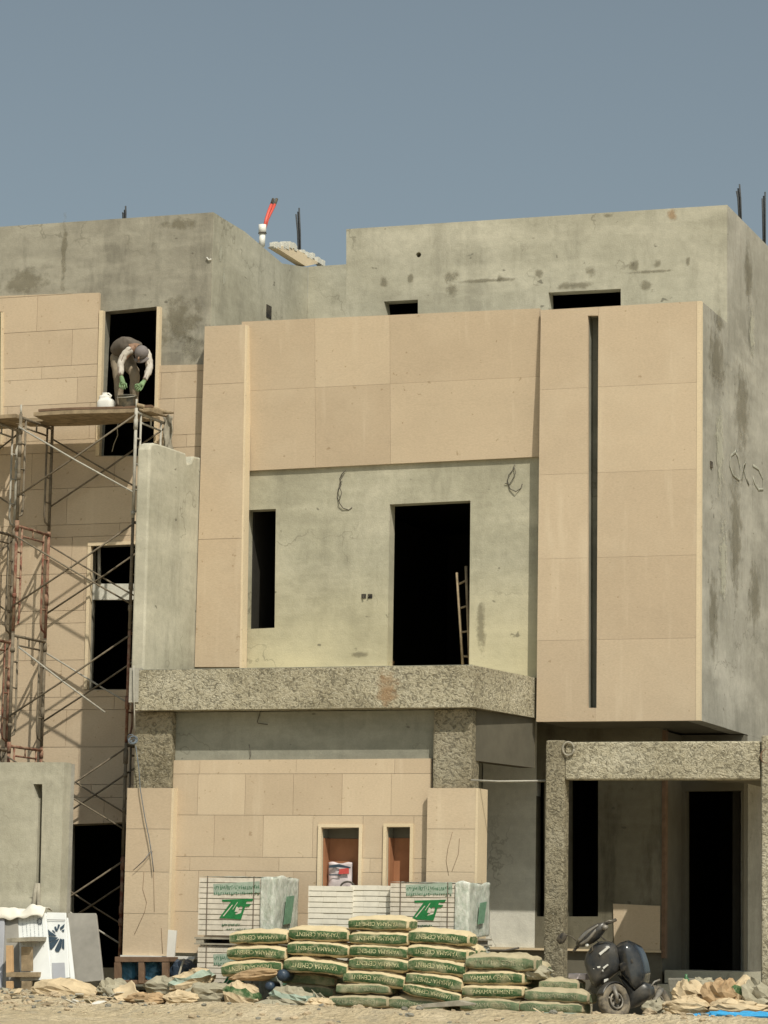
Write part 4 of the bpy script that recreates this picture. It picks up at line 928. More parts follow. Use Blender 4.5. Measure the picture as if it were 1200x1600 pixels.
def pallet(px0, px1, py0, py1, Y, dep, label):
    a, b = U(px0, py0, Y=Y), U(px1, py1, Y=Y); x0, x1, zt, zb = a.x, b.x, a.z, b.z
    root = empty('pallet', ((x0+x1)/2, Y+dep/2, zb), label, 'pallet', 'wooden pallets under the block stacks'); t = (zt-zb)
    m = MB(); m.box((x0-.02, Y-.02, zt-t*.25), (x1+.03, Y+dep, zt)); m.build('deck', 'plank_grey', root)
    m = MB(); m.box((x0-.02, Y-.02, zb), (x1+.03, Y+dep, zb+t*.2)); m.build('bottom_board', 'plank_grey', root)
    for k in range(3):
        xx = x0+(x1-x0)*(.0, .45, .88)[k]; m = MB(); m.box((xx, Y-.012, zb+t*.2+.001), (xx+.1, Y+dep-.01, zt-t*.25-.001)); m.build('bearer', 'plank_grey', root)
YK = -2.66; DP = .80
gz = lambda x: gh(x, YK)
stack(311, 425, 1370, 1463, YK, DP, 'film wrapped white block stack with green print, upper one at left of the bags', ref=(0, 0))
pallet(307, 427, 1464, 1478, YK, DP, 'grey pallet visible under the left upper block stack')
stack(309, 423, 1479, 1572, YK, DP, 'lower block stack under the left one, mostly behind the bags', ref=(0, 110))
stack(610, 730, 1379, 1463, YK, DP, 'film wrapped white block stack with green print behind the fourth bag column', ref=(300.7, 1.5))
pallet(606, 732, 1464, 1478, YK, DP, 'pallet under the right upper block stack, behind the bags')
stack(608, 730, 1479, 1580, YK, DP, 'lower block stack under the right one, behind the fourth bag column', ref=(300, 110))
r_ = stack(482, 546, 1383, 1575, YK+.04, DP, 'left stack of bare white tiles between the two wrapped stacks', name='tile_stack', wrap=False, courses=22, mat='tile', group='bare tile stacks', cat='tile stack')
r_ = stack(547.5, 608, 1382, 1575, YK+.10, DP-.08, 'right stack of bare white tiles between the two wrapped stacks', name='tile_stack', wrap=False, courses=22, mat='tile', group='bare tile stacks', cat='tile stack')

# ================================================================== SACK IN THE LOWER WINDOW
sp = empty('paint_sack', U(530, 1382, Y=-1.47), 'white and pink printed sack standing in the left small window', 'sack')
m = MB(); a, b = U(513, 1348, Y=-1.47), U(549, 1382, Y=-1.47)
m.grid(lambda u, v: Vector((a.x+(b.x-a.x)*u, -1.47+.02*noise.noise(Vector((u*4, v*4, 2)))+(.03*(abs(u-.5)*2)**4), b.z-.1+(a.z-b.z+.1)*v+.01*math.sin(u*9)*v)), 14, 12)
m.build('bag', 'paintbag', sp, solid=.03)
m = MB(); facequad(m, [(530, 1358), (545, 1356), (545, 1365), (529, 1366)], -1.515, .004); m.build('red_print', 'redprint', sp)
m = MB(); facequad(m, [(514, 1352), (530, 1350), (548, 1355), (547, 1357), (528, 1355), (514, 1356)], -1.515, .004); facequad(m, [(514, 1366), (532, 1366), (532, 1368), (514, 1368)], -1.515, .004); m.build('dark_print', 'ink', sp)
m = MB(); c = U(543, 1386, Y=-1.53); m.tube([c+Vector((.09*math.cos(t), 0, .065*math.sin(t))) for t in [k*math.pi/10 for k in range(11)]], .012, 8); tag(m.build('cable_coil', 'wire'), 'grey cable loop on the sill before the printed sack', 'cable coil')

# ================================================================== LEANING SLABS AND CRATE AT LEFT
def Z6(x, y): return (x/7.06, 1400+y/7.06)
def lean(name, q, Yb, Yt, th, mat, label, cat='stone slab', par=None, group=None):
    zs_ = [p[1] for p in q]; lo, hi = max(zs_), min(zs_)
    P_ = [U(*Z6(*p), Y=Yb+(Yt-Yb)*(lo-p[1])/(lo-hi)) for p in q]
    m = MB(); m.prism(P_, (.0, th, 0)); o = m.build(name, mat, par, bevel=.004)
    return tag(o, label, cat, group) if par is None else o
GS = 'stone slabs leaning on the left boundary wall'
lean('stone_slab', ((745, 190), (1050, 190), (1062, 215), (1140, 930), (822, 960)), -2.78, -2.48, .03, 'marble', 'broad mottled grey slab, rightmost of the leaning slabs', group=GS)
lean('stone_slab', ((722, 240), (745, 240), (820, 930), (775, 930)), -2.84, -2.52, .03, 'marble_w', 'thin white edged slab directly left of the mottled grey one', group=GS)
e1 = empty('film_slab', U(*Z6(630, 930), Y=-2.85), 'white filmed slab with a dark swirl emblem, centre of the leaning slabs', 'stone slab', GS)
lean('slab', ((505, 180), (722, 185), (760, 900), (570, 930)), -2.88, -2.54, .03, 'marble_w', '', par=e1)
lean('grey_film', ((615, 590), (706, 590), (722, 915), (577, 925), (570, 700)), -2.887, -2.72, .004, 'slabgrey', '', par=e1)
pet = (((515, 355), (560, 395), (625, 440), (560, 438), (520, 428)), ((525, 445), (590, 450), (640, 458), (590, 490), (530, 518)), ((530, 530), (600, 490), (655, 468), (610, 540), (572, 588), (540, 582)), ((665, 468), (688, 480), (678, 560), (650, 615), (618, 615), (605, 590)), ((692, 470), (708, 480), (708, 588), (682, 570)),
       ((572, 375), (590, 378), (614, 410), (596, 402)), ((598, 340), (616, 335), (636, 388), (612, 384)), ((640, 310), (662, 318), (640, 372), (630, 360)), ((660, 350), (712, 306), (706, 345), (668, 374)), ((678, 376), (708, 368), (706, 394), (690, 392)))
m = MB()
for q in pet:
    P_ = [U(*Z6(*p), Y=-2.888+.34*(930-p[1])/750-.006) for p in q]; m.prism(P_, (0, .003, 0))
m.build('swirl_emblem', 'ink', e1)
m = MB(); m.tube([U(*Z6(a, b), Y=-2.60) for a, b in ((205, 292), (340, 285), (430, 270), (500, 262), (720, 266))], .004, 5); m.build('tie_string', 'wire', e1)
e2 = empty('film_slab', U(*Z6(450, 930), Y=-2.9), 'white filmed slab with columns of fine grey print, left of the swirl slab', 'stone slab', GS)
lean('slab', ((185, 190), (500, 185), (568, 925), (375, 930), (225, 940)), -2.95, -2.60, .03, 'marble_w', '', par=e2)
m = MB(); rr_ = random.Random(3)
for cx in (235, 280, 320, 365, 410, 455):
    y = 215
    while y < 560-(30 if cx < 260 else 0):
        h_ = rr_.uniform(4, 16)
        if 255 < cx < 460 or y > 330 or cx < 250:
            xs3 = cx+(y-200)*.075; P_ = [U(*Z6(*p), Y=-2.955+.35*(930-p[1])/745-.004) for p in ((xs3, y), (xs3+6, y), (xs3+6, y+h_), (xs3, y+h_))]; m.prism(P_, (0, .003, 0))
        y += h_+rr_.uniform(5, 20)
tag(m.build('fine_print', 'inkgrey', e2), kind='stuff')
m = MB()
for k in range(9):
    t = k*.7; c = (435, 280); q = [(c[0]+math.cos(t)*14, c[1]+math.sin(t)*18), (c[0]+math.cos(t+.45)*30, c[1]+math.sin(t+.45)*40), (c[0]+math.cos(t+.8)*30, c[1]+math.sin(t+.8)*40)]
    m.prism([U(*Z6(*p), Y=-2.955+.35*(930-p[1])/745-.006) for p in q], (0, .003, 0))
m.build('small_swirl', 'ink', e2)
lean('stone_slab', ((55, 180), (190, 195), (205, 450), (240, 1030), (150, 1000), (0, 1040), (0, 260)), -2.98, -2.62, .03, 'marble', 'dusty grey slab behind the small timber crate', group=GS)
lean('stone_slab', ((-260, 170), (50, 170), (20, 1050), (-300, 1060)), -3.0, -2.66, .03, 'slabgrey', 'film covered slab cut by the left picture edge', group=GS)
m = MB()
def drape(u, v):
    x = -120+630*u; y = 178-40*math.exp(-((u-.83)/.12)**2)-5*math.sin(u*7); p = U(*Z6(x, y), Y=-2.62)
    return p+Vector((0, -.10+.26*v, .05*math.sin(v*3.14)+.05*noise.noise(Vector((u*6, v*3, 2)))-(.08*(1-v)**2 if v < .3 else 0)))
m.grid(drape, 40, 10); tag(m.build('plastic_film', 'tile', solid=.004), 'crumpled clear film draped over the top of the leaning slabs', 'plastic film')
cr = empty('timber_crate', U(*Z6(200, 1080), Y=-3.1), 'small pale timber crate end standing in front of the leaning slabs', 'crate')
def bx6(q, Y, th, mat, nm):
    m = MB(); m.prism([U(*Z6(*p), Y=Y) for p in q], (0, th, 0)); m.build(nm, mat, cr, bevel=.004)
bx6(((70, 465), (355, 450), (355, 500), (72, 512)), -3.12, .5, 'plank_grey', 'top_rail')
bx6(((65, 545), (130, 545), (135, 838), (65, 850)), -3.13, .05, 'plank_pale', 'upright')
bx6(((160, 515), (225, 515), (230, 830), (180, 830)), -2.75, .05, 'brownwood', 'rear_upright')
bx6(((232, 560), (350, 560), (352, 832), (232, 832)), -3.02, .04, 'plank', 'side_board')
bx6(((65, 842), (362, 840), (365, 895), (65, 895)), -3.13, .5, 'plank', 'middle_rail')
bx6(((65, 940), (132, 938), (135, 1100), (65, 1100)), -3.13, .05, 'plank_pale', 'leg')
bx6(((235, 940), (340, 940), (330, 1060), (235, 1060)), -3.12, .05, 'plank', 'leg')
# brown timber frame with blue sacks
def Z7(x, y): return (x/3.75, 1250+y/3.75)
tf0 = empty('wooden_rack', U(*Z7(850, 1070), Y=-2.2), 'low brown timber frame standing at the foot of the left cladding', 'timber frame')
def bx7(q, Y, th, mat, nm, par=tf0):
    m = MB(); m.prism([U(*Z7(*p), Y=Y) for p in q], (0, th, 0)); return m.build(nm, mat, par, bevel=.004)
bx7(((672, 918), (985, 920), (985, 948), (672, 950)), -2.2, .3, 'brownwood', 'top_rail')
for a, b in ((668, 705), (810, 842), (948, 985)): bx7(((a, 952), (b, 952), (b, 1075), (a, 1075)), -2.2, .05, 'brownwood', 'post')
bx7(((700, 1055), (985, 1055), (985, 1080), (700, 1080)), -2.17, .3, 'brownwood', 'bottom_rail')
def lump(name, mat, c, sx, sy, sz, label, cat, amp=.25, seed=1, rot=0, group=None, fr=2.2, flat=0, mats2=None):
    c = Vector(c)
    rg_ = random.Random(seed*31); NU, NV = 22, 13; jt = [[(rg_.uniform(-.4, .4), rg_.uniform(-.35, .35), rg_.uniform(-1, 1)) for _ in range(NU)] for _ in range(NV+1)]
    def f(u, v):
        i_, j_ = int(round(u*NU)) % NU, int(round(v*NV)); ju, jv, jr = jt[j_][i_] if 0 < j_ < NV else (0, 0, 0)
        a = (i_+ju)/NU*2*math.pi; e_ = (j_+jv)/NV*math.pi; d = Vector((math.cos(a)*math.sin(e_), math.sin(a)*math.sin(e_), math.cos(e_)))
        q = 1/(abs(d.x)**2.8+abs(d.y)**2.8+abs(d.z)**2.4)**(1/2.7)
        k = 1+amp*(.34*jr+.75*noise.noise(d*1.7+Vector((seed*7.1, 0, 0))))
        p = Vector((d.x*sx*q*(1+(k-1)*.5), d.y*sy*q*(1+(k-1)*.5), d.z*sz*q*k*(1-.35*abs(d.x*q)**3))); p = Matrix.Rotation(rot, 3, 'Y')@p
        if p.z < -sz*.8: p.z = -sz*.8
        return c+p
    m = MB(); mif = (lambda u, v: 1 if .32 < v < .5 else 0) if mats2 else None
    m.grid(f, 22, 13, 0, False, True, mif); o = m.build(name, [mat, mats2] if mats2 else mat)
    return tag(o, label, cat, group) if label else o
for i, (a, b, lab) in enumerate(((188, 217, 'left of the three dark blue plastic bundles in the brown timber frame'), (224, 253, 'middle of the three dark blue plastic bundles in the brown timber frame'), (266, 305, 'right one of the dark blue plastic bundles, outside the timber frame'))):
    p = U((a+b)/2, 1520, Y=-1.95); lump('plastic_bundle', 'blue' if i < 2 else 'navy', p, (b-a)/2/122, .14, .16, lab, 'plastic bundle', .35, i+3, group='blue plastic bundles')
m = MB(); P_ = [U(*Z7(*p), Y=-1.95) for p in ((985, 760), (1035, 765), (1020, 940), (975, 935))]; m.prism(P_, (0, .02, 0)); tag(m.build('white_offcut', 'white'), 'narrow white board leaning on the cladding above the timber frame', 'board')
m = MB(); m.tube([U(*Z7(1078, 932), Y=-2.1), U(*Z7(1036, 1062), Y=-2.3)], .014, 6); tag(m.build('stick', 'plank_grey'), 'thin pale stick leaning over the right blue bundle', 'stick')

# ================================================================== CABLE AT THE LEFT PILLAR
cb = empty('cable', U(206, 1155, Y=-1.9), 'blue grey cable hanging down the left pillar with a tangled knot', 'cable')
m = MB(); m.tube([U(a, b, Y=-1.9) for a, b in ((209, 1040), (209, 1080), (210, 1110), (211, 1142))], .007, 6); m.build('upper_run', 'scaf_lt', cb)
m = MB(); rk = random.Random(2)
for k in range(5):
    c = U(206+rk.uniform(-3, 3), 1155+rk.uniform(-4, 4), Y=-1.9); r_ = rk.uniform(.03, .06); tl = rk.uniform(0, 3)
    m.tube([c+Vector((r_*math.cos(t), .03*math.sin(t+tl), r_*math.sin(t))) for t in [j*math.pi/5 for j in range(11)]], .007, 5)
m.build('knot', 'cable', cb)
m = MB(); m.tube([U(a, b, Y=-1.765) for a, b in ((212, 1165), (217, 1200), (219, 1232), (226, 1275), (233, 1310), (237, 1335), (240, 1362))], .006, 6); m.tube([U(a, b, Y=-1.762) for a, b in ((236, 1330), (224, 1345), (209, 1359))], .004, 5); m.build('lower_run', 'cable', cb)

# ================================================================== SCOOTER
def Zs(x, y): return (860+x/6.667, 1420+y/6.667)
YM = -3.15
sc = empty('scooter', U(965, 1590, Y=YM), 'dusty black motor scooter leaning beside the bags in front of the porch', 'scooter')
def dome(name, outline, Y, dep, mat, back=.05, par=sc, nr=8, power=.75, dome_c=None, yg=0, ridge=None):
    P_ = [U(*Zs(*p), Y=Y) for p in outline]
    # smooth closed outline (Catmull-Rom)
    n = len(P_); S_ = []
    for i in range(n):
        a, b, c, d = P_[i-1], P_[i], P_[(i+1) % n], P_[(i+2) % n]
        for t in (0, .25, .5, .75): S_.append((.5*((2*b)+(c-a)*t+(2*a-5*b+4*c-d)*t*t+(3*b-a-3*c+d)*t**3)).lerp(b.lerp(c, t), .72))
    cen = sum(S_, Vector())/len(S_) if dome_c is None else U(*Zs(*dome_c), Y=Y); N = len(S_)
    def f(u, v):
        p = S_[int(round(u*N)) % N]
        if v <= .75:
            r = v/.75; q = cen.lerp(p, r)
            if ridge:
                t_, b_r = U(*Zs(*ridge[0]), Y=Y), U(*Zs(*ridge[1]), Y=Y); k_ = (q.z-b_r.z)/(t_.z-b_r.z); ax_ = b_r.x+(t_.x-b_r.x)*k_
                return q+Vector((0, -dep*max(0, 1-(abs(q.x-ax_)/ridge[2])**1.15)*(1-r**8)-.02*(1-r**6), 0))
            return q+Vector((0, -dep*(1-r**2.4)**power+yg*(q.x-cen.x), 0))
        k = (v-.75)/.25; return cen.lerp(p, 1-.12*k)+Vector((0, back*k+yg*(p.x-cen.x), 0))
    m = MB(); m.grid(f, N, 12, 0, True, True); return m.build(name, mat, par)
dome('front_apron', [(510, 340), (640, 345), (692, 420), (716, 560), (692, 655), (600, 738), (480, 825), (428, 788), (385, 680), (352, 560), (372, 470), (425, 400)], YM, .10, 'scootapron', .2, ridge=((600, 340), (490, 825), .24))
cowl = dome('handlebar_cowl', [(268, 345), (330, 255), (410, 190), (490, 150), (560, 135), (590, 185), (545, 250), (500, 310), (430, 365), (345, 398), (272, 392)], YM-.02, .07, 'scootblack', .1)
dome('cowl_trim', [(275, 330), (350, 245), (430, 195), (495, 160), (500, 175), (440, 225), (370, 290), (300, 350)], YM-.075, .02, 'scootgrey', .02)
dome('instrument_face', [(300, 365), (370, 320), (430, 255), (470, 210), (475, 235), (440, 290), (390, 345), (320, 380)], YM-.085, .015, 'scootgrey', .02)
for q_ in (((430, 370), (440, 430), (400, 470)), ((480, 330), (520, 360), (560, 350)), ((520, 280), (560, 320), (640, 350))):
    m = MB(); m.tube([U(*Zs(*t), Y=YM-.07) for t in q_], .007, 6); m.build('control_cable', 'black', sc)
m = MB(); m.tube([U(*Zs(560, 162), Y=YM+.02), U(*Zs(620, 140), Y=YM+.05), U(*Zs(685, 113), Y=YM+.09)], [.016, .019, .019], 10); m.build('grip', 'black', sc)
m = MB(); m.tube([U(*Zs(545, 190), Y=YM-.04), U(*Zs(590, 200), Y=YM-.05)], .03, 10); m.build('master_cylinder', 'scootgrey', sc)
m = MB(); m.tube([U(*Zs(560, 150), Y=YM-.02), U(*Zs(610, 122), Y=YM-.03), U(*Zs(640, 125), Y=YM-.02)], .008, 6); m.build('brake_lever', 'scootgrey', sc)
m = MB(); m.tube([U(*Zs(290, 385), Y=YM+.03), U(*Zs(262, 415), Y=YM+.0), U(*Zs(238, 450), Y=YM-.02)], [.02, .018, .016], 8); m.build('grip', 'black', sc)
m = MB(); m.tube([U(*Zs(268, 335), Y=YM), U(*Zs(235, 300), Y=YM), U(*Zs(200, 280), Y=YM), U(*Zs(160, 272), Y=YM)], .007, 6); mr_ = m.build('mirror_stem', 'black', sc)
dome('mirror_head', [(60, 320), (85, 270), (130, 248), (172, 270), (160, 320), (130, 362), (90, 368)], YM-.02, .02, 'black', .04)
m = MB(); m.grid(lambda u, v: U(*Zs(380, 378), Y=YM-.05)+Vector((.022*math.cos(u*6.283)*math.sin(v*3.1416), .022*math.sin(u*6.283)*math.sin(v*3.1416), .022*math.cos(v*3.1416))), 12, 8, 0, True, True); m.build('indicator_lamp', 'white', sc)
dome('body_shell', [(668, 400), (735, 348), (815, 328), (880, 368), (928, 455), (962, 560), (985, 680), (968, 790), (905, 864), (856, 832), (800, 765), (738, 695), (716, 600), (706, 500)], YM+.10, .11, 'scootblue', .32, ridge=((790, 330), (895, 860), .22))
dome('foot_well_shade', [(716, 575), (790, 540), (850, 520), (862, 560), (820, 610), (770, 650), (735, 655)], YM-.01, .012, 'black', .05)  # black patch painted in place of the shaded hollow
dome('belly_panel', [(700, 690), (800, 760), (900, 862), (985, 770), (1030, 820), (1035, 900), (1000, 950), (900, 1010), (830, 1045), (800, 900), (760, 800)], YM+.10, .06, 'scootapron', .3)
# front wheel, seen three quarter
def wheel(c, ax, R, w_, par_name='front_wheel', spokes=True):
    ax = Vector(ax).normalized(); q = ax.to_track_quat('Z', 'Y').to_matrix(); wr = MB()
    def ty(u, v):
        a = u*2*math.pi; b = v*2*math.pi; sb = math.sin(b); cb = math.cos(b)
        rr = R-w_*.5+w_*.55*math.copysign(abs(cb)**.8, cb)+(.004 if int(u*44) % 2 else 0)*(cb > .6); return c+q@Vector((rr*math.cos(a), rr*math.sin(a), w_*.62*math.copysign(abs(sb)**.8, sb)))
    wr.grid(ty, 88, 16, 0, True, True); t_ = wr.build('tyre', 'tyre', sc); t_.name = par_name
    rm = MB()
    for k in range(5):
        a = k*2*math.pi/5; rm.tube([c+q@Vector((.03*math.cos(a), .03*math.sin(a), .02)), c+q@Vector(((R-w_)*.95*math.cos(a+.2), (R-w_)*.95*math.sin(a+.2), .01))], [.022, .014], 6)
    rm.tube([c+q@Vector(((R-w_)*math.cos(k*math.pi/14), (R-w_)*math.sin(k*math.pi/14), .0)) for k in range(29)], .012, 6, cap=False)
    rm.tube([c+q@Vector((0, 0, -.06)), c+q@Vector((0, 0, .06))], .032, 12); rm.build('rim', 'scootgrey', t_)
    rm = MB(); rm.tube([c+q@Vector((.085*math.cos(k*math.pi/12), .085*math.sin(k*math.pi/12), .045)) for k in range(25)], .012, 6, cap=False); rm.build('brake_disc', 'scootgrey', t_)
wc = U(*Zs(665, 965), Y=YM-.05); wheel(wc, (.80, -.58, .18), .205, .095)
m = MB(); m.tube([U(*Zs(650, 800), Y=YM-.06), U(*Zs(690, 900), Y=YM-.12), wc+Vector((.05, -.05, 0))], [.028, .024, .02], 8); m.build('fork_leg', 'scootgrey', sc)
m = MB(); m.tube([U(*Zs(560, 780), Y=YM+.06), U(*Zs(600, 860), Y=YM+.04), wc+Vector((-.06, .05, 0))], [.028, .024, .02], 8); m.build('fork_leg', 'scootgrey', sc)
def fen(u, v):
    a = math.radians(20+150*u); b = (v-.5)*1.7; q = Vector((.80, -.58, .18)).normalized().to_track_quat('Z', 'Y').to_matrix(); r = .225+.0*v
    axv = q@Vector((0, 0, 1)); 
    upv = Vector((0, 0, 1)); upv = (upv-axv*upv.dot(axv)).normalized(); sd__ = axv.cross(upv)
    return wc+(math.cos(a)*sd__+math.sin(a)*upv)*(r*math.cos(b*.5))+axv*.085*math.sin(b)
m = MB(); m.grid(fen, 20, 8); m.build('front_fender', 'scootblack', sc, solid=.006)
wc2 = U(1025, 1562, Y=YM+1.0); wheel(Vector((wc2.x, wc2.y, .2)), (.85, -.5, .15), .205, .10, 'rear_wheel')
m = MB()
def seat(u, v):
    a = u*2*math.pi; t = v; c_ = U(*Zs(800, 420), Y=YM+.30).lerp(U(*Zs(900, 470), Y=YM+1.05), t)+Vector((0, 0, -.06)); k = math.sin(min(1, t*5+.25)*1.57)*math.sin(min(1, (1-t)*5+.25)*1.57)
    return c_+Vector((.13*k*math.copysign(abs(math.cos(a))**.7, math.cos(a)), 0, .065*k*math.copysign(abs(math.sin(a))**.7, math.sin(a))))
m.grid(seat, 24, 14, 0, True, True); m.build('seat', 'black', sc)
m = MB()
def tail(u, v):
    a = u*2*math.pi; c_ = U(*Zs(830, 640), Y=YM+.30).lerp(U(*Zs(930, 620), Y=YM+1.15), v); k = math.sin(min(1, v*4+.3)*1.57)*math.sin(min(1, (1-v)*3+.15)*1.57)
    return c_+Vector((.14*k*math.cos(a), 0, .15*k*math.sin(a)))
m.grid(tail, 24, 14, 0, True, True); m.build('rear_body', 'scootblack', sc)
m = MB(); m.tube([U(*Zs(1000, 1010), Y=YM+.15), U(*Zs(1090, 960), Y=YM+.25), U(*Zs(1130, 880), Y=YM+.4), U(*Zs(1150, 850), Y=YM+.6)], [.018, .02, .035, .04], 8); m.build('exhaust', 'scootgrey', sc)
m = MB(); m.tube([U(*Zs(1040, 820), Y=YM+.3), U(*Zs(1085, 760), Y=YM+.35), U(*Zs(1140, 740), Y=YM+.4)], .012, 6); m.build('grab_rail', 'scootgrey', sc)
for q in (((505, 462), (600, 390), (616, 402), (520, 485)), ((545, 610), (590, 578), (600, 588), (555, 628)), ((485, 600), (520, 596), (518, 615), (492, 618)), ((560, 735), (600, 725), (595, 745), (558, 770)), ((535, 640), (548, 632), (545, 655)), ((440, 622), (462, 618), (458, 630))):
    m = MB(); cx_ = sum(p[0] for p in q)/len(q); cy_ = sum(p[1] for p in q)/len(q)
    # lie just proud of the apron dome
    r = min(1, max(abs(cx_-555)/175, abs(cy_-570)/235)); yy = YM-.10*(1-min(1, abs(cx_-(490+110*(825-cy_)/485))/6.667/128/.24)**1.15)-.034
    m.prism([U(*Zs(*p), Y=yy) for p in q], (0, .03, 0)); m.build('scuffed_sticker', 'white', sc)

# ================================================================== CRUMPLED BAGS, SHEETS, RUBBLE
def cb_(px_, py_, Y, wpx, hpx, mat, seed, label, amp=.4, sy=.2, rot=0, cat='empty bag', mats2=None, group='crumpled paper bags on the ground', name='crumpled_bag'):
    lump(name, mat, U(px_, py_, Y=Y), wpx/2/127, sy, hpx/2/127, label, cat, amp, seed, rot, group, mats2=mats2)
cb_(102, 1549, -3.35, 104, 36, 'paper', 1, 'orange stained paper bag lying in front of the leaning slabs', .3, .22, .06)
cb_(66, 1562, -3.5, 36, 18, 'paper', 12, 'small torn end of the orange stained bag', .6, .1)
cb_(176, 1547, -3.2, 44, 32, 'paper_gr', 2, 'crumpled grey green bag left of the folded brown sheet', .6, .2)
cb_(262, 1543, -2.9, 70, 30, 'paper_gr', 3, 'flattened grey bag below the blue bundles', .5, .2)
cb_(300, 1536, -2.95, 70, 34, 'paper', 4, 'beige crumpled bag left of the leftmost bag column', .5, .22, -.3, mats2='green_fade')
cb_(330, 1552, -3.2, 80, 30, 'paper_gr', 5, 'dusty trampled bag under the left bag column', .55, .2)
cb_(378, 1556, -3.35, 56, 40, 'paper', 6, 'bulging paper bag with green band at the foot of the left bag column', .35, .2, .2, mats2='bag_green')
cb_(398, 1524, -3.25, 78, 20, 'paper_br', 7, 'rolled tan bag under the left bag column', .35, .14, -.15)
cb_(455, 1562, -3.4, 70, 34, 'paper_gr', 8, 'grey torn bag with faded green band below the second column', .6, .2, .1, mats2='green_fade')
cb_(425, 1576, -3.6, 70, 20, 'paper_gr', 9, 'flattened grey bag in the dust below the second column', .6, .2)
cb_(1072, 1573, -3.7, 64, 24, 'paper', 10, 'pale folded bag on the ground right of the scooter', .5, .2)
cb_(1026, 1577, -3.3, 36, 24, 'paper_gr', 21, 'grey scrap bag close behind the scooter wheel', .7, .2)
cb_(1075, 1553, -3.2, 44, 34, 'paper', 22, 'upright beige bag right behind the pale folded bag', .6, .2)
cb_(1128, 1558, -3.4, 60, 44, 'paper_br', 11, 'brown crumpled bag in the right hand rubbish heap', .7, .22, .2)
cb_(1160, 1556, -3.3, 44, 44, 'paper', 14, 'beige bag with green stripe in the right hand heap', .7, .2, .6, mats2='bag_green')
cb_(1188, 1562, -3.4, 40, 46, 'paper_gr', 15, 'grey crumpled bag at the right picture edge', .7, .2, -.5)
cb_(1150, 1575, -3.6, 90, 22, 'paper', 16, 'torn flat beige bag above the bright blue film', .6, .2)
cb_(1098, 1543, -2.8, 40, 26, 'paper_gr', 23, 'grey bag pushed against the porch step', .6, .2)
cb_(835, 1520, -2.95, 50, 24, 'paper_gr', 24, 'crumpled grey bag on top of the sixth bag column', .6, .2, .2)
cb_(12, 1572, -3.6, 60, 26, 'paper_gr', 25, 'dusty bag in the lower left corner', .6, .2)
for i, (a, b, Y_, w_, h_, mt) in enumerate(((140, 1572, -3.9, 60, 14, 'paper'), (230, 1562, -3.5, 60, 20, 'paper_br'), (285, 1560, -3.4, 56, 22, 'paper'), (350, 1578, -4.0, 60, 12, 'paper_br'), (500, 1570, -3.6, 40, 18, 'paper'))):
    cb_(a, b, Y_, w_, h_, mt, 40+i, ('low flattened beige bag before the orange stained one', 'brown flattened bag right of the tan folded sheet', 'beige flattened bag on the thin dark board', 'trodden brown bag at the foot of the left bag column', 'small beige torn bag between second and third bag columns')[i], .5, .2)
lump('blue_film', 'blue_lt', U(1165, 1592, Y=-4.2), .52, .16, .07, 'bright blue plastic film on the ground at the lower right corner', 'plastic film', .9, 5, 0, None, 4)
lump('blue_film', 'blue_lt', U(1098, 1591, Y=-4.0), .14, .10, .045, 'small scrap of bright blue film left of the large piece', 'plastic film', .8, 8, 0, None, 4)
for i, (a, b, lab) in enumerate(((441, 1524, 'upper of two dark blue plastic bottles under the left bag column'), (421, 1541, 'lower of two dark blue plastic bottles under the left bag column'))):
    m = MB(); p = U(a, b, Y=-3.3)
    m.tube([p+Vector((-.02, .25, .0)), p+Vector((-.01, .03, 0)), p, p+Vector((.0, -.02, 0))], [.07-.01*i, .07-.01*i, .065-.01*i, .03], 16); tag(m.build('bottle', 'navy'), lab, 'bottle')
def sheet(name, q, Ys, mat, label, cat='paper sheet', curl=.05, seed=1, group=None):
    P_ = [U(a, b, Y=y) for (a, b), y in zip(q, Ys)]
    m = MB(); m.grid(lambda u, v: P_[0].lerp(P_[1], u).lerp(P_[3].lerp(P_[2], u), v)+Vector((0, 1, .6))*curl*noise.noise(Vector((u*3+seed, v*3, seed)))+Vector((0, 0, 1))*curl*.6*math.sin(u*5+seed), 14, 10)
    return tag(m.build(name, mat, solid=.006), label, cat, group)
sheet('paper_sheet', ((168, 1540), (206, 1534), (222, 1560), (196, 1584)), (-3.3, -3.3, -3.6, -3.7), 'paper', 'tan folded paper sheet in front of the brown timber frame', seed=2)
sheet('paper_sheet', ((156, 1536), (174, 1548), (196, 1586), (178, 1578)), (-3.3, -3.4, -3.7, -3.6), 'paper_gr', 'grey side of the torn bag beside the tan folded sheet', seed=4)
sheet('paper_sheet', ((204, 1576), (250, 1574), (242, 1582), (200, 1590)), (-3.7, -3.6, -3.8, -3.9), 'paper_gr', 'flat grey scrap with curled edge below the folded sheet', seed=6)
sheet('paper_sheet', ((486, 1548), (500, 1552), (530, 1578), (505, 1574)), (-3.3, -3.4, -3.6, -3.5), 'paper_gr', 'curled grey strip at the foot of the third bag column', seed=8, curl=.03)
GB = 'loose boards lying before the bags'
def board(q, Y, th, mat, label):
    m = MB(); m.prism([U(a, b, Y=Y) for a, b in q], (0, th, 0)); tag(m.build('board', mat, bevel=.004), label, 'board', GB)
board(((250, 1557), (345, 1562), (345, 1567), (252, 1565)), -3.45, .16, 'stain', 'dark thin board in front of the flattened grey bags at left')
board(((448, 1575), (540, 1576), (540, 1580), (448, 1581)), -3.7, .14, 'stain', 'dark board at the foot of the third bag column')
board(((650, 1570), (715, 1563), (736, 1568), (736, 1571), (660, 1575)), -3.65, .18, 'plank_grey', 'grey board jutting from under the fourth bag column')
board(((800, 1581), (900, 1583), (900, 1587), (800, 1585)), -3.7, .10, 'green_fade', 'pale green strip under the bottom bag of the sixth column')
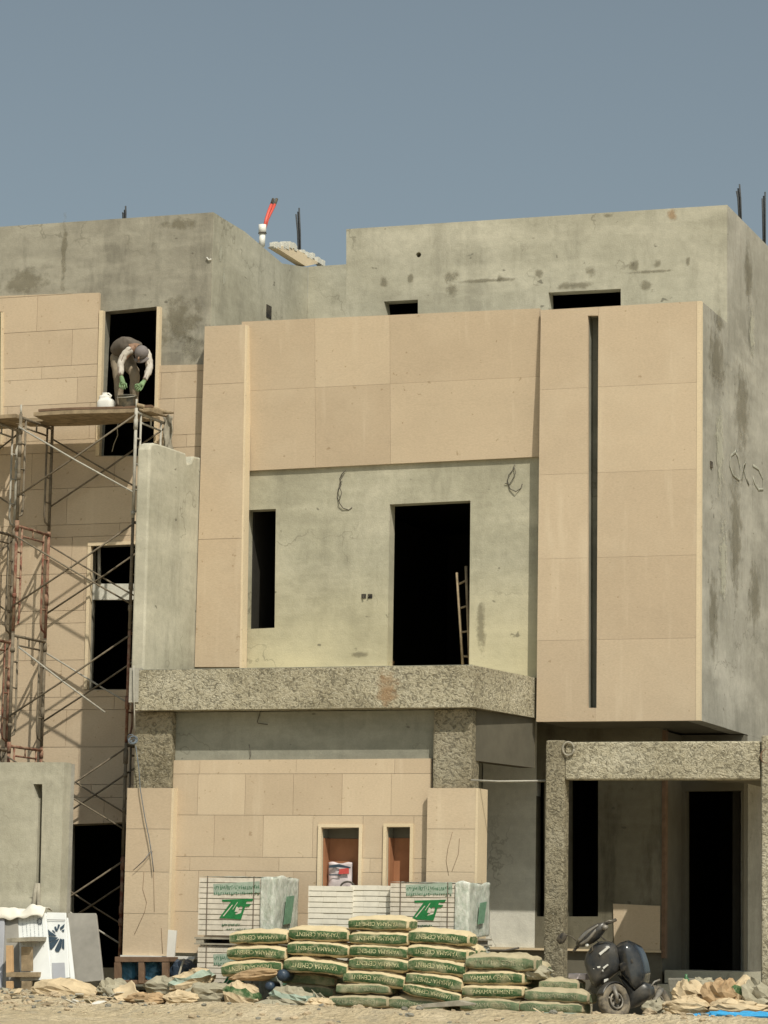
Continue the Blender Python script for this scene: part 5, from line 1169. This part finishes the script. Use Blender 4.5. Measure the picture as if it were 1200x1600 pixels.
board(((912, 1585), (940, 1587), (966, 1590), (966, 1596), (912, 1590)), -3.9, .05, 'white', 'short white splintered board below the scooter wheel')
m = MB(); m.tube([U(a, b, Y=-3.0) for a, b in ((762, 1485), (790, 1485), (811, 1481))], .012, 6); tag(m.build('twig', 'wire'), 'dark twisted wire on the crumpled bag before the white wall', 'wire')
def rock(c, s, seed, mb, mi=0):
    def f(u, v):
        a = u*2*math.pi; e_ = v*math.pi; d = Vector((math.cos(a)*math.sin(e_), math.sin(a)*math.sin(e_), math.cos(e_)))
        k = 1+.5*noise.noise(d*1.6+Vector((seed, 0, 0))); return Vector(c)+Vector((d.x*s*1.3*k, d.y*s*k, d.z*s*.75*k))
    mb.grid(f, 9, 6, mi, False, True)
GR = 'rocks lying in the dust in front'
for i, (a, b, s_, mt, lab) in enumerate(((245, 1592, .10, 'rock_grey', 'grey rock at the bottom edge below the folded paper sheet'), (345, 1590, .13, 'rock_grey', 'largest grey rock at the bottom edge below the left bag column'), (415, 1590, .07, 'rock', 'small tan rock right of the largest grey rock'), (485, 1592, .09, 'rock_grey', 'grey rock below the third bag column'), (12, 1588, .12, 'rock_grey', 'grey rock in the lower left corner'), (870, 1590, .12, 'rock', 'tan rock below the sixth bag column'), (560, 1577, .09, 'rock', 'tan rock tucked under the third bag column'), (650, 1578, .10, 'rock', 'tan rock under the grey board'), (1015, 1583, .09, 'rock', 'tan rock right of the scooter wheel'), (675, 1592, .06, 'rock_grey', 'small grey rock at the bottom edge below the fourth column'))):
    p = U(a, b, Y=-4.4 if b > 1585 else -3.7); m = MB(); rock(p, s_*.7, i*3.7, m); tag(m.build('rock', mt), lab, 'rock', GR)
st = MB(); rg = random.Random(11)
for i in range(1500):
    x = rg.uniform(-4.2, 7.0); y = -2.6-abs(rg.gauss(0, 1.0))*1.6; s_ = rg.choice((.008, .012, .018, .026, .035)) * rg.uniform(.7, 1.2)
    if y < -6.5: continue
    rock((x, y, gh(x, y)+s_*.3), s_, i*.77, st, rg.choice((0, 0, 1)))
tag(st.build('rubble', ['rock', 'rock_grey']), kind='stuff')
# broken concrete pieces by the porch step
for i, (q, Y, th, lab) in enumerate((((((1042, 1528), (1108, 1530), (1106, 1554), (1045, 1552))), -1.0, .4, 'cracked concrete block in front of the door step'), ((((1050, 1556), (1098, 1557), (1102, 1576), (1052, 1574))), -2.4, .35, 'broken concrete lump left of the right hand rubbish heap'))):
    m = MB(); m.prism([U(a, b, Y=Y) for a, b in q], (.06, th, 0)); tag(m.build('concrete_piece', 'rock_grey', bevel=.02), lab, 'concrete block')
m = MB(); lathe(m, U(1072, 1552, Y=-2.0), [(.001, 0), (.035, 0), (.038, .02), (.038, .15), (.016, .19), (.015, .22), (.001, .22)], 14); tag(m.build('green_bottle', 'leaf'), 'small green glass bottle on the porch step', 'bottle')
m = MB(); p = U(1172, 1550, Y=-3.2); lathe(m, p, [(.001, 0), (.04, 0), (.045, .08), (.055, .1), (.052, .12), (.001, .12)], 12); tag(m.build('plastic_cup', 'white'), 'pale crushed cup on top of the right hand heap', 'cup')
m = MB(); m.prism([U(a, b, Y=-3.0) for a, b in ((888, 1521), (915, 1522), (915, 1531), (888, 1529))], (0, .3, 0)); tag(m.build('carton', 'paintbag', bevel=.006), 'small flat pale carton between bags and scooter', 'carton')

# splinters, paper scraps and bits of block spread through the yard
sc_ = MB(); rs_ = random.Random(21)
for i in range(260):
    x = rs_.uniform(-4.0, 6.6); y = rs_.uniform(-4.9, -2.5); s_ = rs_.uniform(.02, .09); a = rs_.uniform(0, 3.14); z = gh(x, y)+.012
    c_, s2 = math.cos(a), math.sin(a); w_ = s_*rs_.uniform(.15, .8); tl = rs_.uniform(-.5, .5)
    q = [Vector((x+c_*p*s_-s2*r*w_, y+s2*p*s_+c_*r*w_, z+tl*p*s_+.01)) for p, r in ((-1, -1), (1, -1), (1, 1), (-1, 1))]
    sc_.prism(q, (0, 0, .006), rs_.choice((0, 0, 1, 2, 3)))
tag(sc_.build('scraps', ['paper', 'paper_gr', 'plank', 'white']), kind='stuff')
